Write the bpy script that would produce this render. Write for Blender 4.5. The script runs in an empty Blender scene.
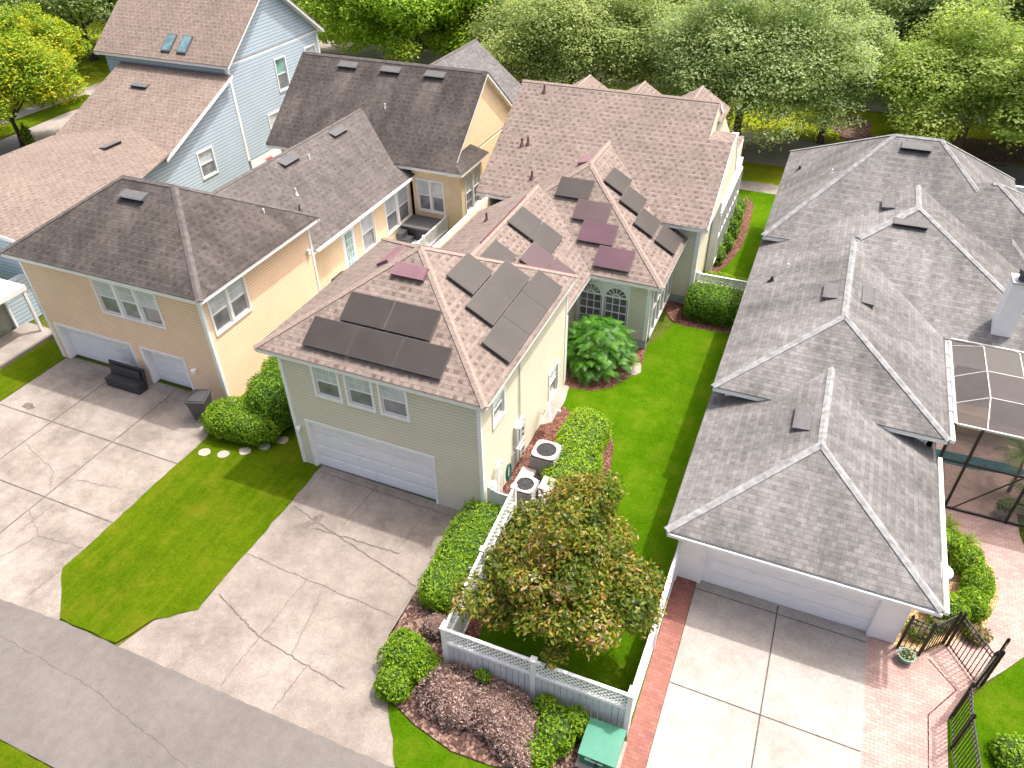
import bpy, math, random
import numpy as np
from mathutils import Vector
random.seed(7); RNG = np.random.default_rng(11)
scene = bpy.context.scene
C = scene.collection
R = math.radians

# ------------------------------------------------------------------ helpers
class MB:
    """collects polygons in world coordinates; build() links them as ONE mesh"""
    def __init__(s): s.v = []; s.f = []; s.m = []; s.cut = []
    def poly(s, pts, mi=0):
        n = len(s.v); s.v += [tuple(p) for p in pts]; s.f.append(tuple(range(n, n+len(pts)))); s.m.append(mi)
    def box(s, x0, x1, y0, y1, z0, z1, mi=0):
        s.cut.append(len(s.f))
        if x0 > x1: x0, x1 = x1, x0
        if y0 > y1: y0, y1 = y1, y0
        if z0 > z1: z0, z1 = z1, z0
        a = [(x0,y0,z0),(x1,y0,z0),(x1,y1,z0),(x0,y1,z0),(x0,y0,z1),(x1,y0,z1),(x1,y1,z1),(x0,y1,z1)]
        for q in ((0,3,2,1),(4,5,6,7),(0,1,5,4),(1,2,6,5),(2,3,7,6),(3,0,4,7)): s.poly([a[i] for i in q], mi)
        return s
    def prism(s, pts, d, mi=0):
        """closed prism: planar polygon pts (list of Vector) extruded by d"""
        s.cut.append(len(s.f)); p = [Vector(q) for q in pts]; d = Vector(d); q = [a+d for a in p]
        n = (p[1]-p[0]).cross(p[2]-p[1])
        if n.dot(d) > 0: p, q = q, p
        s.poly(p, mi); s.poly(q[::-1], mi)
        for i in range(len(p)):
            j = (i+1) % len(p); s.poly([p[j], p[i], q[i], q[j]], mi)
        return s
    def bar(s, p, q, w, h=None, up=(0,0,1), mi=0):
        """rectangular bar from p to q, width w, height h"""
        p = Vector(p); q = Vector(q); h = h or w
        d = (q-p); d.normalize(); u = Vector(up)
        if abs(d.dot(u)) > .95: u = Vector((1,0,0))
        a = d.cross(u).normalized()*(w/2); b = a.cross(d).normalized()*(h/2)
        c = [p-a-b, p+a-b, p+a+b, p-a+b]
        return s.prism(c, q-p, mi)
    def tube(s, pts, rad, n=8, mi=0, cap=True):
        s.cut.append(len(s.f)); pts = [Vector(p) for p in pts]
        if not hasattr(rad, '__len__'): rad = [rad]*len(pts)
        rings = []
        for i, p in enumerate(pts):
            d = (pts[min(i+1, len(pts)-1)]-pts[max(i-1, 0)]).normalized()
            u = Vector((0,0,1)) if abs(d.z) < .9 else Vector((1,0,0))
            a = d.cross(u).normalized(); b = d.cross(a).normalized()
            rings.append([p+(a*math.cos(2*math.pi*k/n)+b*math.sin(2*math.pi*k/n))*rad[i] for k in range(n)])
        for r0, r1 in zip(rings, rings[1:]):
            for k in range(n):
                j = (k+1) % n; s.poly([r0[k], r0[j], r1[j], r1[k]], mi)
        if cap: s.poly(rings[0][::-1], mi); s.poly(rings[-1], mi)
        return s
    def lathe(s, c, prof, n=20, mi=0):
        s.cut.append(len(s.f)); c = Vector(c); rings = [[c+Vector((r*math.cos(2*math.pi*k/n), r*math.sin(2*math.pi*k/n), z)) for k in range(n)] for r, z in prof]
        for r0, r1 in zip(rings, rings[1:]):
            for k in range(n):
                j = (k+1) % n; s.poly([r0[k], r0[j], r1[j], r1[k]], mi)
        s.poly(rings[0][::-1], mi); s.poly(rings[-1], mi)
        return s
    def build(s, name, mats, parent=None, smooth=False):
        o = mesh_obj(name, np.array(s.v, dtype=np.float64), s.f, mats, parent, s.m, smooth)
        return o

def each(mb, name, mats, parent=None):
    """every box, bar or tube of mb becomes a part of its own"""
    cuts = mb.cut+[len(mb.f)]
    for a, b in zip(cuts, cuts[1:]):
        if b > a:
            m = MB(); 
            for i in range(a, b): m.poly([mb.v[k] for k in mb.f[i]], mb.m[i])
            m.build(name, mats, parent)
def origin_of(o):
    L = Vector((0,0,0))
    while o is not None: L += o.location; o = o.parent
    return L

def mesh_obj(name, v, f, mats, parent=None, mi=None, smooth=False):
    if not isinstance(mats, (list, tuple)): mats = [mats]
    me = bpy.data.meshes.new(name)
    L = origin_of(parent)
    me.from_pydata([(a[0]-L.x, a[1]-L.y, a[2]-L.z) for a in v], [], f)
    for m in mats: me.materials.append(m)
    if mi is not None: me.polygons.foreach_set('material_index', mi)
    uv = me.uv_layers.new(name='UVMap'); out = np.zeros(len(me.loops)*2)
    for p in me.polygons:
        n = p.normal
        h = Vector((-n.y, n.x, 0))
        if h.length < 1e-3: h = Vector((1,0,0)); sdir = Vector((0,1,0))
        else: h.normalize(); sdir = n.cross(h)
        for li in p.loop_indices:
            w = Vector(v[me.loops[li].vertex_index]); out[2*li] = w.dot(h); out[2*li+1] = w.dot(sdir)
    uv.data.foreach_set('uv', out)
    if smooth: me.polygons.foreach_set('use_smooth', [True]*len(me.polygons))
    o = bpy.data.objects.new(name, me); C.objects.link(o)
    if parent is not None: o.parent = parent
    return o

def quads_obj(name, V, rnd, mats, parent=None, extra=None):
    """fast leaf mesh: V (n,4,3); rnd (n,) random per leaf stored in UV.x; extra: (verts, faces) closed inner body with 2nd material"""
    n = len(V); vs = V.reshape(-1,3); L = origin_of(parent)
    nv = n*4; loops = np.arange(nv); lt = np.full(n, 4); mi = np.zeros(n, int)
    if extra is not None:
        ev, ef = extra; vs = np.vstack([vs, np.array(ev)])
        loops = np.concatenate([loops, np.array([i+nv for f in ef for i in f])]); lt = np.concatenate([lt, [len(f) for f in ef]])
        mi = np.concatenate([mi, np.ones(len(ef), int)])
    vs = vs - np.array([L.x, L.y, L.z])
    me = bpy.data.meshes.new(name); me.vertices.add(len(vs)); me.vertices.foreach_set('co', vs.ravel())
    me.loops.add(len(loops)); me.loops.foreach_set('vertex_index', loops)
    me.polygons.add(len(lt)); ls = np.concatenate([[0], np.cumsum(lt)[:-1]])
    me.polygons.foreach_set('loop_start', ls); me.polygons.foreach_set('loop_total', lt)
    for m in mats: me.materials.append(m)
    me.polygons.foreach_set('material_index', mi)
    uv = me.uv_layers.new(name='UVMap'); u = np.zeros((len(loops), 2)); u[:nv, 0] = np.repeat(rnd, 4); u[:nv, 1] = np.tile([0, .5, 1, .5], n)
    uv.data.foreach_set('uv', u.ravel()); me.update(calc_edges=True)
    o = bpy.data.objects.new(name, me); C.objects.link(o)
    if parent is not None: o.parent = parent
    return o

def tag(o, label=None, cat=None, group=None, kind=None):
    if label: o['label'] = label
    if cat: o['category'] = cat
    if group: o['group'] = group
    if kind: o['kind'] = kind
    return o
def thing(name, label, cat, loc, group=None):
    o = bpy.data.objects.new(name, None); C.objects.link(o); o.location = loc; o.empty_display_size = .3
    return tag(o, label, cat, group)

# ------------------------------------------------------------------ materials
def newmat(name):
    m = bpy.data.materials.new(name); m.use_nodes = True; nt = m.node_tree
    return m, nt, nt.nodes['Principled BSDF']
def N(nt, t, **kw):
    n = nt.nodes.new(t)
    for k, v in kw.items(): setattr(n, k, v)
    return n
def math_(nt, op, a, b=None, c=None):
    n = N(nt, 'ShaderNodeMath', operation=op)
    for i, x in enumerate((a, b, c)):
        if x is None: continue
        if isinstance(x, (int, float)): n.inputs[i].default_value = x
        else: nt.links.new(x, n.inputs[i])
    return n.outputs[0]
def noise(nt, vec, scale, detail=3, rough=.55, out='Fac'):
    n = N(nt, 'ShaderNodeTexNoise'); n.inputs['Scale'].default_value = scale; n.inputs['Detail'].default_value = detail; n.inputs['Roughness'].default_value = rough
    if vec is not None: nt.links.new(vec, n.inputs['Vector'])
    return n.outputs[out]
def ramp(nt, fac, stops, interp='LINEAR'):
    r = N(nt, 'ShaderNodeValToRGB'); r.color_ramp.interpolation = interp; e = r.color_ramp.elements
    while len(e) < len(stops): e.new(.5)
    for i, (p, c) in enumerate(stops):
        e[i].position = p; e[i].color = (c[0], c[1], c[2], 1) if hasattr(c, '__len__') else (c, c, c, 1)
    nt.links.new(fac, r.inputs[0]); return r.outputs[0]
def mix(nt, fac, a, b, blend='MIX'):
    n = N(nt, 'ShaderNodeMix', data_type='RGBA', blend_type=blend)
    for i, x in ((0, fac), (6, a), (7, b)):
        if isinstance(x, (int, float)): n.inputs[i].default_value = x
        elif isinstance(x, tuple): n.inputs[i].default_value = (x[0], x[1], x[2], 1)
        else: nt.links.new(x, n.inputs[i])
    return n.outputs[2]
def bump(nt, b, h, strength, dist):
    n = N(nt, 'ShaderNodeBump'); n.inputs['Strength'].default_value = strength; n.inputs['Distance'].default_value = dist
    nt.links.new(h, n.inputs['Height']); nt.links.new(n.outputs[0], b.inputs['Normal']); return n
def geo(nt): return N(nt, 'ShaderNodeNewGeometry').outputs['Position']
def uvn(nt): return N(nt, 'ShaderNodeUVMap').outputs[0]

def plain(name, col, rough=.6, metal=0, var=.08, scale=3, spec=.5):
    m, nt, b = newmat(name)
    f = noise(nt, geo(nt), scale, 4)
    c = ramp(nt, f, [(.3, tuple(x*(1-var) for x in col)), (.7, tuple(min(1, x*(1+var)) for x in col))])
    nt.links.new(c, b.inputs['Base Color']); b.inputs['Roughness'].default_value = rough; b.inputs['Metallic'].default_value = metal
    b.inputs['Specular IOR Level'].default_value = spec
    return m

def shingles(name, light, mid, dark, bw=.33, rh=.145, stain=.25, stain_scale=.35, streak=0, dash=.6, dw=.46, dh=.27, seam_shade=.86, fine_a=.5, wash=()):
    """laminated shingles: tabs of varying tone, staggered dark tabs with painted tab shadow, row edges with painted gap shade, stains"""
    m, nt, b = newmat(name); uv = uvn(nt)
    wob = noise(nt, uv, 1.3, 2, .5, 'Color')
    vm = N(nt, 'ShaderNodeVectorMath', operation='MULTIPLY_ADD'); nt.links.new(wob, vm.inputs[0]); vm.inputs[1].default_value = (.04, .02, 0); nt.links.new(uv, vm.inputs[2])
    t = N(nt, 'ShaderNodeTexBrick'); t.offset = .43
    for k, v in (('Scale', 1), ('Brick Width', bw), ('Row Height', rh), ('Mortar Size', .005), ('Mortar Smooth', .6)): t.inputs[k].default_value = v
    t.inputs['Color1'].default_value = (*light, 1); t.inputs['Color2'].default_value = (*mid, 1); t.inputs['Mortar'].default_value = (*[x*seam_shade for x in mid], 1)  # mortar colour paints in the shade of the gaps between shingles
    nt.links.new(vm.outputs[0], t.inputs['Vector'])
    sx = N(nt, 'ShaderNodeSeparateXYZ'); nt.links.new(vm.outputs[0], sx.inputs[0]); U, V = sx.outputs[0], sx.outputs[1]
    vr = math_(nt, 'DIVIDE', V, dh); row = math_(nt, 'FLOOR', vr); fv = math_(nt, 'FRACT', vr)
    us = math_(nt, 'ADD', math_(nt, 'DIVIDE', U, dw), math_(nt, 'MULTIPLY', row, .5)); cu = math_(nt, 'FLOOR', us); fu = math_(nt, 'FRACT', us)
    cx = N(nt, 'ShaderNodeCombineXYZ'); nt.links.new(cu, cx.inputs[0]); nt.links.new(row, cx.inputs[1]); wn = N(nt, 'ShaderNodeTexWhiteNoise', noise_dimensions='2D'); nt.links.new(cx.outputs[0], wn.inputs['Vector'])
    rnd = wn.outputs['Value']; wcol = N(nt, 'ShaderNodeSeparateXYZ'); nt.links.new(wn.outputs['Color'], wcol.inputs[0])
    inU = math_(nt, 'LESS_THAN', math_(nt, 'ABSOLUTE', math_(nt, 'SUBTRACT', fu, math_(nt, 'ADD', .35, math_(nt, 'MULTIPLY', rnd, .3)))), math_(nt, 'ADD', .13, math_(nt, 'MULTIPLY', wcol.outputs[1], .2)))
    inV = ramp(nt, fv, [(0, 1), (.40, .85), (.5, 0)])
    dk = math_(nt, 'MULTIPLY', math_(nt, 'MULTIPLY', inU, inV), math_(nt, 'MULTIPLY', math_(nt, 'ADD', .35, math_(nt, 'MULTIPLY', wcol.outputs[2], .65)), dash))
    col = mix(nt, dk, t.outputs['Color'], dark)
    fine = noise(nt, geo(nt), 30, 3, .75)
    col = mix(nt, fine_a, col, ramp(nt, fine, [(.25, .2), (.75, .8)]), 'OVERLAY')
    mid_n = noise(nt, geo(nt), 3.5, 3, .6); col = mix(nt, 1, col, ramp(nt, mid_n, [(.3, .9), (.7, 1.08)]), 'MULTIPLY')
    big = noise(nt, geo(nt), stain_scale, 5, .6)
    col = mix(nt, 1, col, ramp(nt, big, [(.3, 1-stain), (.68, 1+stain*.5)]), 'MULTIPLY')
    if wash:      # pale run-off weathering below the metal vents
        gp = N(nt, 'ShaderNodeSeparateXYZ'); nt.links.new(geo(nt), gp.inputs[0]); tot = None
        for wx, wy in wash:
            ax = ramp(nt, math_(nt, 'ABSOLUTE', math_(nt, 'SUBTRACT', gp.outputs[0], wx)), [(.25, 1), (.75, 0)])
            ay = ramp(nt, math_(nt, 'DIVIDE', math_(nt, 'SUBTRACT', wy, gp.outputs[1]), 2.4), [(0, 0), (.02, 1), (.9, 0)])
            tt = math_(nt, 'MULTIPLY', ax, ay); tot = tt if tot is None else math_(nt, 'MAXIMUM', tot, tt)
        wm_ = math_(nt, 'MULTIPLY', tot, ramp(nt, noise(nt, geo(nt), 2.2, 4, .7), [(.35, .1), (.65, .75)]))
        col = mix(nt, wm_, col, tuple(min(1, x*1.9) for x in light))
    if streak:
        mp = N(nt, 'ShaderNodeMapping'); mp.inputs['Scale'].default_value = (1.6, .16, 1); nt.links.new(uv, mp.inputs[0])
        st = noise(nt, mp.outputs[0], 1, 4, .6)
        col = mix(nt, 1, col, ramp(nt, st, [(.35, 1-streak), (.7, 1+streak*.4)]), 'MULTIPLY')
    nt.links.new(col, b.inputs['Base Color']); b.inputs['Roughness'].default_value = .95; b.inputs['Specular IOR Level'].default_value = .2
    fr = math_(nt, 'FRACT', math_(nt, 'DIVIDE', V, rh))
    h = math_(nt, 'ADD', math_(nt, 'MULTIPLY', fr, -1), math_(nt, 'ADD', math_(nt, 'MULTIPLY', dk, -.5), math_(nt, 'MULTIPLY', fine, .5)))
    bump(nt, b, h, .9, .018)
    return m

def siding(name, col, lap=.125, var=.05, seam_shade=.62):
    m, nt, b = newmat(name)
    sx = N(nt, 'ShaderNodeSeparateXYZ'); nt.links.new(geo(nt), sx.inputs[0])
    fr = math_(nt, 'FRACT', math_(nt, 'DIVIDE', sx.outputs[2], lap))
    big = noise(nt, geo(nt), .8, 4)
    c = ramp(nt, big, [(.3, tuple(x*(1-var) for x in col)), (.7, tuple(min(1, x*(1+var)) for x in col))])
    line = ramp(nt, fr, [(0, 1), (.70, 1), (.86, seam_shade), (1, seam_shade)])  # dark line under each lap: gap grime plus lap shadow painted into the colour
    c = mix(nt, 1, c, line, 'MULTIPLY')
    nt.links.new(c, b.inputs['Base Color']); b.inputs['Roughness'].default_value = .55; b.inputs['Specular IOR Level'].default_value = .3
    bump(nt, b, math_(nt, 'MULTIPLY', fr, -1), .8, .02)
    return m

def concrete(name, c1, c2, c3, scale=.5):
    m, nt, b = newmat(name); g = geo(nt)
    big = noise(nt, g, scale, 10, .72); med = noise(nt, g, 2.3, 9, .78); fin = noise(nt, g, 40, 3, .8)
    c = ramp(nt, big, [(.3, c3), (.48, c2), (.66, c1)])
    c = mix(nt, .6, c, ramp(nt, med, [(.25, .3), (.6, .56)]), 'OVERLAY')
    c = mix(nt, .6, c, ramp(nt, fin, [(.25, .2), (.75, .8)]), 'OVERLAY')
    nt.links.new(c, b.inputs['Base Color']); b.inputs['Roughness'].default_value = .85
    bump(nt, b, fin, .3, .01); return m

def asphalt(name):
    m, nt, b = newmat(name); g = geo(nt)
    big = noise(nt, g, .35, 5, .6); fin = noise(nt, g, 55, 2, .8); f2 = noise(nt, g, 3, 6, .75)
    c = ramp(nt, big, [(.3, (.118,.106,.098)), (.7, (.155,.141,.131))])
    c = mix(nt, .55, c, ramp(nt, fin, [(.3, .22), (.7, .8)]), 'OVERLAY'); c = mix(nt, .35, c, ramp(nt, f2, [(.3, .3), (.7, .7)]), 'OVERLAY')
    nt.links.new(c, b.inputs['Base Color']); b.inputs['Roughness'].default_value = .9; bump(nt, b, fin, .5, .015); return m

def grass(name, c_dark, c_mid, c_light, stripe=None):
    m, nt, b = newmat(name); g = geo(nt)
    fin = noise(nt, g, 13, 6, .88); med = noise(nt, g, 2.4, 7, .75); big = noise(nt, g, .45, 4, .6)
    f = math_(nt, 'ADD', math_(nt, 'MULTIPLY', fin, .58), math_(nt, 'ADD', math_(nt, 'MULTIPLY', med, .24), math_(nt, 'MULTIPLY', big, .24)))
    if stripe:
        mp = N(nt, 'ShaderNodeMapping'); mp.inputs['Scale'].default_value = (4.5, .35, 1); mp.inputs['Rotation'].default_value = (0, 0, stripe); nt.links.new(g, mp.inputs[0])
        f = math_(nt, 'ADD', f, math_(nt, 'MULTIPLY', math_(nt, 'SUBTRACT', noise(nt, mp.outputs[0], 1, 3), .5), .22))
    c = ramp(nt, f, [(.36, c_dark), (.52, c_mid), (.68, c_light)])
    dry = ramp(nt, noise(nt, g, .9, 6, .7), [(.50, 0), (.72, .55)])
    c = mix(nt, dry, c, (c_light[0]*1.25, c_light[1]*.85, c_light[2]*2))
    nt.links.new(c, b.inputs['Base Color']); b.inputs['Roughness'].default_value = .9; b.inputs['Specular IOR Level'].default_value = .03
    bump(nt, b, fin, 1, .05); return m

def mulch(name, c1, c2, c3, scale=14):
    m, nt, b = newmat(name); g = geo(nt)
    v = N(nt, 'ShaderNodeTexVoronoi'); v.inputs['Scale'].default_value = scale; nt.links.new(g, v.inputs['Vector'])
    s = N(nt, 'ShaderNodeSeparateXYZ'); nt.links.new(v.outputs['Color'], s.inputs[0])
    n2 = noise(nt, g, 30, 4, .8)
    c = ramp(nt, s.outputs[0], [(.2, c1), (.55, c2), (.9, c3)])
    c = mix(nt, .8, c, ramp(nt, n2, [(.25, .2), (.75, .8)]), 'OVERLAY')
    nt.links.new(c, b.inputs['Base Color']); b.inputs['Roughness'].default_value = .95; bump(nt, b, n2, 1, .05); return m

def pavers(name, c1, c2, mort, bw=.2, bh=.1, rot=0.0):
    m, nt, b = newmat(name)
    mp = N(nt, 'ShaderNodeMapping'); mp.inputs['Rotation'].default_value = (0,0,rot); nt.links.new(geo(nt), mp.inputs[0])
    t = N(nt, 'ShaderNodeTexBrick'); t.inputs['Scale'].default_value = 1; t.inputs['Brick Width'].default_value = bw; t.inputs['Row Height'].default_value = bh
    t.inputs['Mortar Size'].default_value = .008; t.inputs['Color1'].default_value = (*c1,1); t.inputs['Color2'].default_value = (*c2,1); t.inputs['Mortar'].default_value = (*mort,1)
    nt.links.new(mp.outputs[0], t.inputs['Vector'])
    n = noise(nt, geo(nt), 1.2, 5, .65); n3 = noise(nt, geo(nt), 30, 2, .7)
    c = mix(nt, .6, t.outputs['Color'], ramp(nt, n, [(.3, .35), (.7, .65)]), 'OVERLAY'); c = mix(nt, .4, c, ramp(nt, n3, [(.25, .3), (.75, .7)]), 'OVERLAY')
    nt.links.new(c, b.inputs['Base Color']); b.inputs['Roughness'].default_value = .85
    bump(nt, b, math_(nt, 'MULTIPLY', t.outputs['Fac'], -1), .6, .01); return m

def leafmat(name, stops, trans=.35, rough=.55):
    m, nt, b = newmat(name); s = N(nt, 'ShaderNodeSeparateXYZ'); nt.links.new(uvn(nt), s.inputs[0])
    c = ramp(nt, s.outputs[0], stops)
    nt.links.new(c, b.inputs['Base Color']); b.inputs['Roughness'].default_value = rough; b.inputs['Specular IOR Level'].default_value = .3
    t = N(nt, 'ShaderNodeBsdfTranslucent'); nt.links.new(mix(nt, 1, c, (1.25, 1.25, .6), 'MULTIPLY'), t.inputs[0])
    ms = N(nt, 'ShaderNodeMixShader'); ms.inputs[0].default_value = trans
    nt.links.new(b.outputs[0], ms.inputs[1]); nt.links.new(t.outputs[0], ms.inputs[2]); nt.links.new(ms.outputs[0], nt.nodes['Material Output'].inputs[0]); return m

def glass(name, col, stripe=None, rough=.12):
    """window pane: blinds or screen right behind the glass"""
    m, nt, b = newmat(name)
    if stripe:
        sx = N(nt, 'ShaderNodeSeparateXYZ'); nt.links.new(geo(nt), sx.inputs[0])
        fr = math_(nt, 'FRACT', math_(nt, 'DIVIDE', sx.outputs[2], .075))
        n = noise(nt, geo(nt), 2.5, 3)
        c = mix(nt, 1, ramp(nt, fr, [(0, col), (.6, col), (.8, tuple(x*stripe for x in col))]), ramp(nt, n, [(.3, .8), (.7, 1.1)]), 'MULTIPLY')
    else:
        n = noise(nt, geo(nt), 1.7, 3); c = ramp(nt, n, [(.3, tuple(x*.6 for x in col)), (.7, tuple(x*1.35 for x in col))])
    nt.links.new(c, b.inputs['Base Color']); b.inputs['Roughness'].default_value = rough; b.inputs['Specular IOR Level'].default_value = .8
    b.inputs['Coat Weight'].default_value = .3; b.inputs['Coat Roughness'].default_value = .03; return m

M = {}
M['sh_green'] = shingles('shingles_rose_brown', (.255,.208,.182), (.20,.16,.14), (.075,.045,.040), bw=.30, rh=.125, stain=.13, dash=.68, dw=.33, dh=.25, seam_shade=.74, streak=.06)
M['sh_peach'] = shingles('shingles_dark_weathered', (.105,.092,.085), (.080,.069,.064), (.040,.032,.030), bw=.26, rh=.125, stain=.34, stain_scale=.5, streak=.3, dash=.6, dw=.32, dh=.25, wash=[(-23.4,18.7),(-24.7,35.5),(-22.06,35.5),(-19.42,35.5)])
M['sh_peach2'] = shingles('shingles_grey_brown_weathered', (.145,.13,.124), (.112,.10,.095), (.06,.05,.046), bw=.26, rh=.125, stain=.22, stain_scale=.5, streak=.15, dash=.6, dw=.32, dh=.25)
M['sh_blue'] = shingles('shingles_tan_brown', (.25,.20,.17), (.20,.157,.132), (.09,.058,.048), bw=.26, rh=.125, stain=.10, dash=.6, dw=.30, dh=.25, seam_shade=.8, streak=.06)
M['sh_right'] = shingles('shingles_silver_grey', (.218,.213,.210), (.165,.16,.158), (.08,.077,.076), bw=.27, rh=.14, stain=.36, stain_scale=.3, streak=.24, dash=.42, dw=.31, dh=.28, seam_shade=.66)
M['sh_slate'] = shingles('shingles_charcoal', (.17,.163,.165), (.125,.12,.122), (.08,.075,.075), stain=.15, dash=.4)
M['cap_right'] = plain('ridge_cap_pale_grey', (.225,.232,.235), .9, var=.35, scale=5)
M['cap_green'] = plain('ridge_cap_rose', (.255,.20,.17), .9, var=.25, scale=11)
M['cap_peach'] = plain('ridge_cap_dark', (.10,.088,.086), .9, var=.3, scale=5)
M['cap_blue'] = plain('ridge_cap_tan', (.25,.19,.155), .9, var=.15, scale=8)
M['sid_green'] = siding('siding_sage', (.68,.64,.50), seam_shade=.76)
M['sid_peach'] = siding('siding_peach', (.88,.64,.44), seam_shade=.72)
M['sid_blue'] = siding('siding_blue', (.42,.51,.585), lap=.18, seam_shade=.62)
M['stucco_peach'] = plain('stucco_yellow', (.84,.65,.42), .85, var=.05)
M['stucco_white'] = plain('stucco_white', (.88,.87,.85), .85, var=.04)
M['found'] = plain('foundation_grey', (.36,.38,.41), .85, var=.12)
M['white'] = plain('white_paint', (.85,.85,.84), .45, var=.04)
M['offwhite'] = plain('white_paint_weathered', (.66,.66,.67), .6, var=.12, scale=2)
M['door'] = plain('garage_door_white', (.86,.86,.86), .45, var=.03)
M['pane_up'] = glass('glass_with_blinds', (.62,.67,.71), .8)
M['pane_low'] = glass('glass_behind_screen', (.22,.23,.25))
M['pane_teal'] = glass('glass_teal', (.22,.42,.40))
M['pane_dark'] = glass('glass_dark', (.17,.155,.17))
M['skyl'] = glass('skylight_glass', (.12,.22,.25))
M['vent_grey'] = plain('vent_metal_grey', (.10,.10,.103), .8, 0, var=.15, scale=9)
M['vent_dark'] = plain('vent_dark', (.03,.028,.03), .7)
M['vent_pink'] = plain('vent_paint_mauve', (.20,.105,.125), .6, var=.1)
M['pipe_red'] = plain('pipe_painted_maroon', (.14,.05,.06), .6)
M['metal'] = plain('galvanised', (.42,.43,.44), .4, .6, var=.1)
M['lgrey'] = plain('enclosure_grey', (.52,.52,.50), .5, var=.08)
M['ac'] = plain('condenser_grey', (.36,.35,.34), .5, var=.1)
M['ac_top'] = plain('condenser_top_pinkish', (.42,.375,.365), .5, var=.05)
M['black'] = plain('black_plastic', (.035,.036,.04), .5, var=.2)
M['iron'] = plain('bronze_aluminium', (.015,.012,.013), .6, var=.1)
M['panel_edge'] = plain('panel_frame', (.10,.092,.088), .4)
M['bin'] = plain('bin_plastic', (.055,.055,.06), .45, var=.1)
M['hose'] = plain('hose_teal', (.01,.16,.14), .5)
M['transf'] = plain('transformer_green', (.035,.20,.13), .5, var=.1, scale=4)
M['pot'] = plain('glazed_green_pot', (.12,.24,.17), .4)
M['potw'] = plain('stone_pot', (.5,.5,.46), .7)
M['stone'] = plain('stepping_stone', (.33,.31,.25), .8, var=.12, scale=9)
M['redcloth'] = plain('red_towel', (.6,.12,.1), .9)
M['wood'] = plain('tan_cabinet', (.55,.36,.20), .7)
M['olive'] = plain('olive_panel', (.30,.31,.26), .5)
M['bark'] = plain('bark', (.13,.085,.06), .95, var=.35, scale=10)
M['barkd'] = plain('bark_dark', (.07,.055,.045), .95, var=.3, scale=10)
M['twig'] = plain('twigs_brown', (.20,.13,.11), .95, var=.3, scale=9)
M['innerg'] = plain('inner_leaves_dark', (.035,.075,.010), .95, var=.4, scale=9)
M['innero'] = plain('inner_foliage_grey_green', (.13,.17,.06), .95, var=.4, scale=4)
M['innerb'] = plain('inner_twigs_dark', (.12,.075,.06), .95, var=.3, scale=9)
M['concA'] = concrete('concrete_peach_drive', (.305,.272,.243), (.235,.205,.178), (.125,.105,.088))
M['concB'] = concrete('concrete_stained', (.285,.25,.222), (.215,.184,.160), (.118,.098,.083), .42)
M['concC'] = concrete('concrete_clean', (.37,.345,.32), (.33,.30,.275), (.24,.215,.19), .35)
M['walk'] = concrete('concrete_walk', (.36,.32,.28), (.29,.255,.225), (.22,.19,.17), .8)
M['joint'] = plain('joint_dark', (.09,.08,.065), .95, var=.4, scale=7)
M['crack'] = plain('crack_grey', (.13,.11,.095), .95, var=.4, scale=7)
M['stain'] = plain('oil_stain', (.15,.12,.11), .8, var=.4, scale=6)
M['asph'] = asphalt('alley_asphalt')
M['asph2'] = concrete('street_asphalt_far', (.33,.295,.27), (.28,.25,.23), (.23,.20,.185), .3)
M['lawnA'] = grass('lawn_mowed', (.030,.066,.001), (.070,.122,.002), (.125,.165,.006), stripe=-.12)
M['lawnB'] = grass('lawn_bright', (.022,.066,.001), (.056,.136,.001), (.110,.20,.006))
M['lawnC'] = grass('far_grass', (.09,.13,.005), (.20,.25,.010), (.33,.35,.03))
M['ground'] = grass('rough_ground', (.03,.05,.008), (.08,.11,.015), (.15,.16,.03))
M['mulchR'] = mulch('mulch_red', (.07,.025,.016), (.16,.055,.035), (.27,.15,.11), 22)
M['mulchB'] = mulch('mulch_brown', (.07,.035,.028), (.17,.09,.07), (.33,.22,.17), 16)
M['straw'] = mulch('straw_ground', (.30,.17,.07), (.60,.38,.17), (.72,.55,.32), 30)
M['pavP'] = pavers('pavers_pink', (.44,.30,.265), (.36,.235,.21), (.26,.175,.155), .2, .1, .0)
M['pavR'] = pavers('pavers_red', (.30,.12,.095), (.23,.085,.065), (.17,.085,.07), .2, .1, 0)
M['water'] = plain('pool_water', (.02,.10,.12), .15, var=.35, scale=5)
def G3(a, b, c, d=None):
    return [(0, a), (.35, b), (.8, c), (1, d or c)]
M['lf_hedge'] = leafmat('leaves_hedge', G3((.08,.17,.006), (.16,.30,.010), (.27,.42,.02), (.38,.52,.05)), .42)
M['lf_hedged'] = leafmat('leaves_hedge_deep', G3((.05,.13,.008), (.11,.24,.012), (.20,.36,.02), (.30,.46,.04)), .4)
M['lf_philo'] = leafmat('leaves_philodendron', G3((.03,.11,.01), (.06,.20,.02), (.11,.30,.03), (.20,.40,.06)), .35, .35)
M['lf_mag'] = leafmat('leaves_magnolia', [(0,(.04,.075,.008)), (.3,(.09,.14,.012)), (.58,(.19,.22,.02)), (.75,(.33,.27,.03)), (.88,(.36,.14,.05)), (1,(.50,.40,.28))], .38, .4)
M['lf_flower'] = leafmat('blossom_pale_pink', [(0,(.75,.55,.52)), (.5,(.80,.66,.66)), (1,(.85,.80,.80))], .3)
M['lf_dry'] = leafmat('leaves_dry_mauve', [(0,(.18,.11,.095)), (.4,(.33,.22,.20)), (.8,(.46,.34,.31)), (1,(.55,.46,.38))], .2, .8)
M['lf_oak'] = leafmat('leaves_oak_grey_green', G3((.19,.25,.09), (.29,.37,.13), (.42,.50,.20), (.55,.60,.30)), .55)
M['lf_oakd'] = leafmat('leaves_oak_deep', G3((.19,.26,.11), (.29,.39,.165), (.42,.51,.25), (.58,.63,.38)), .55)
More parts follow.
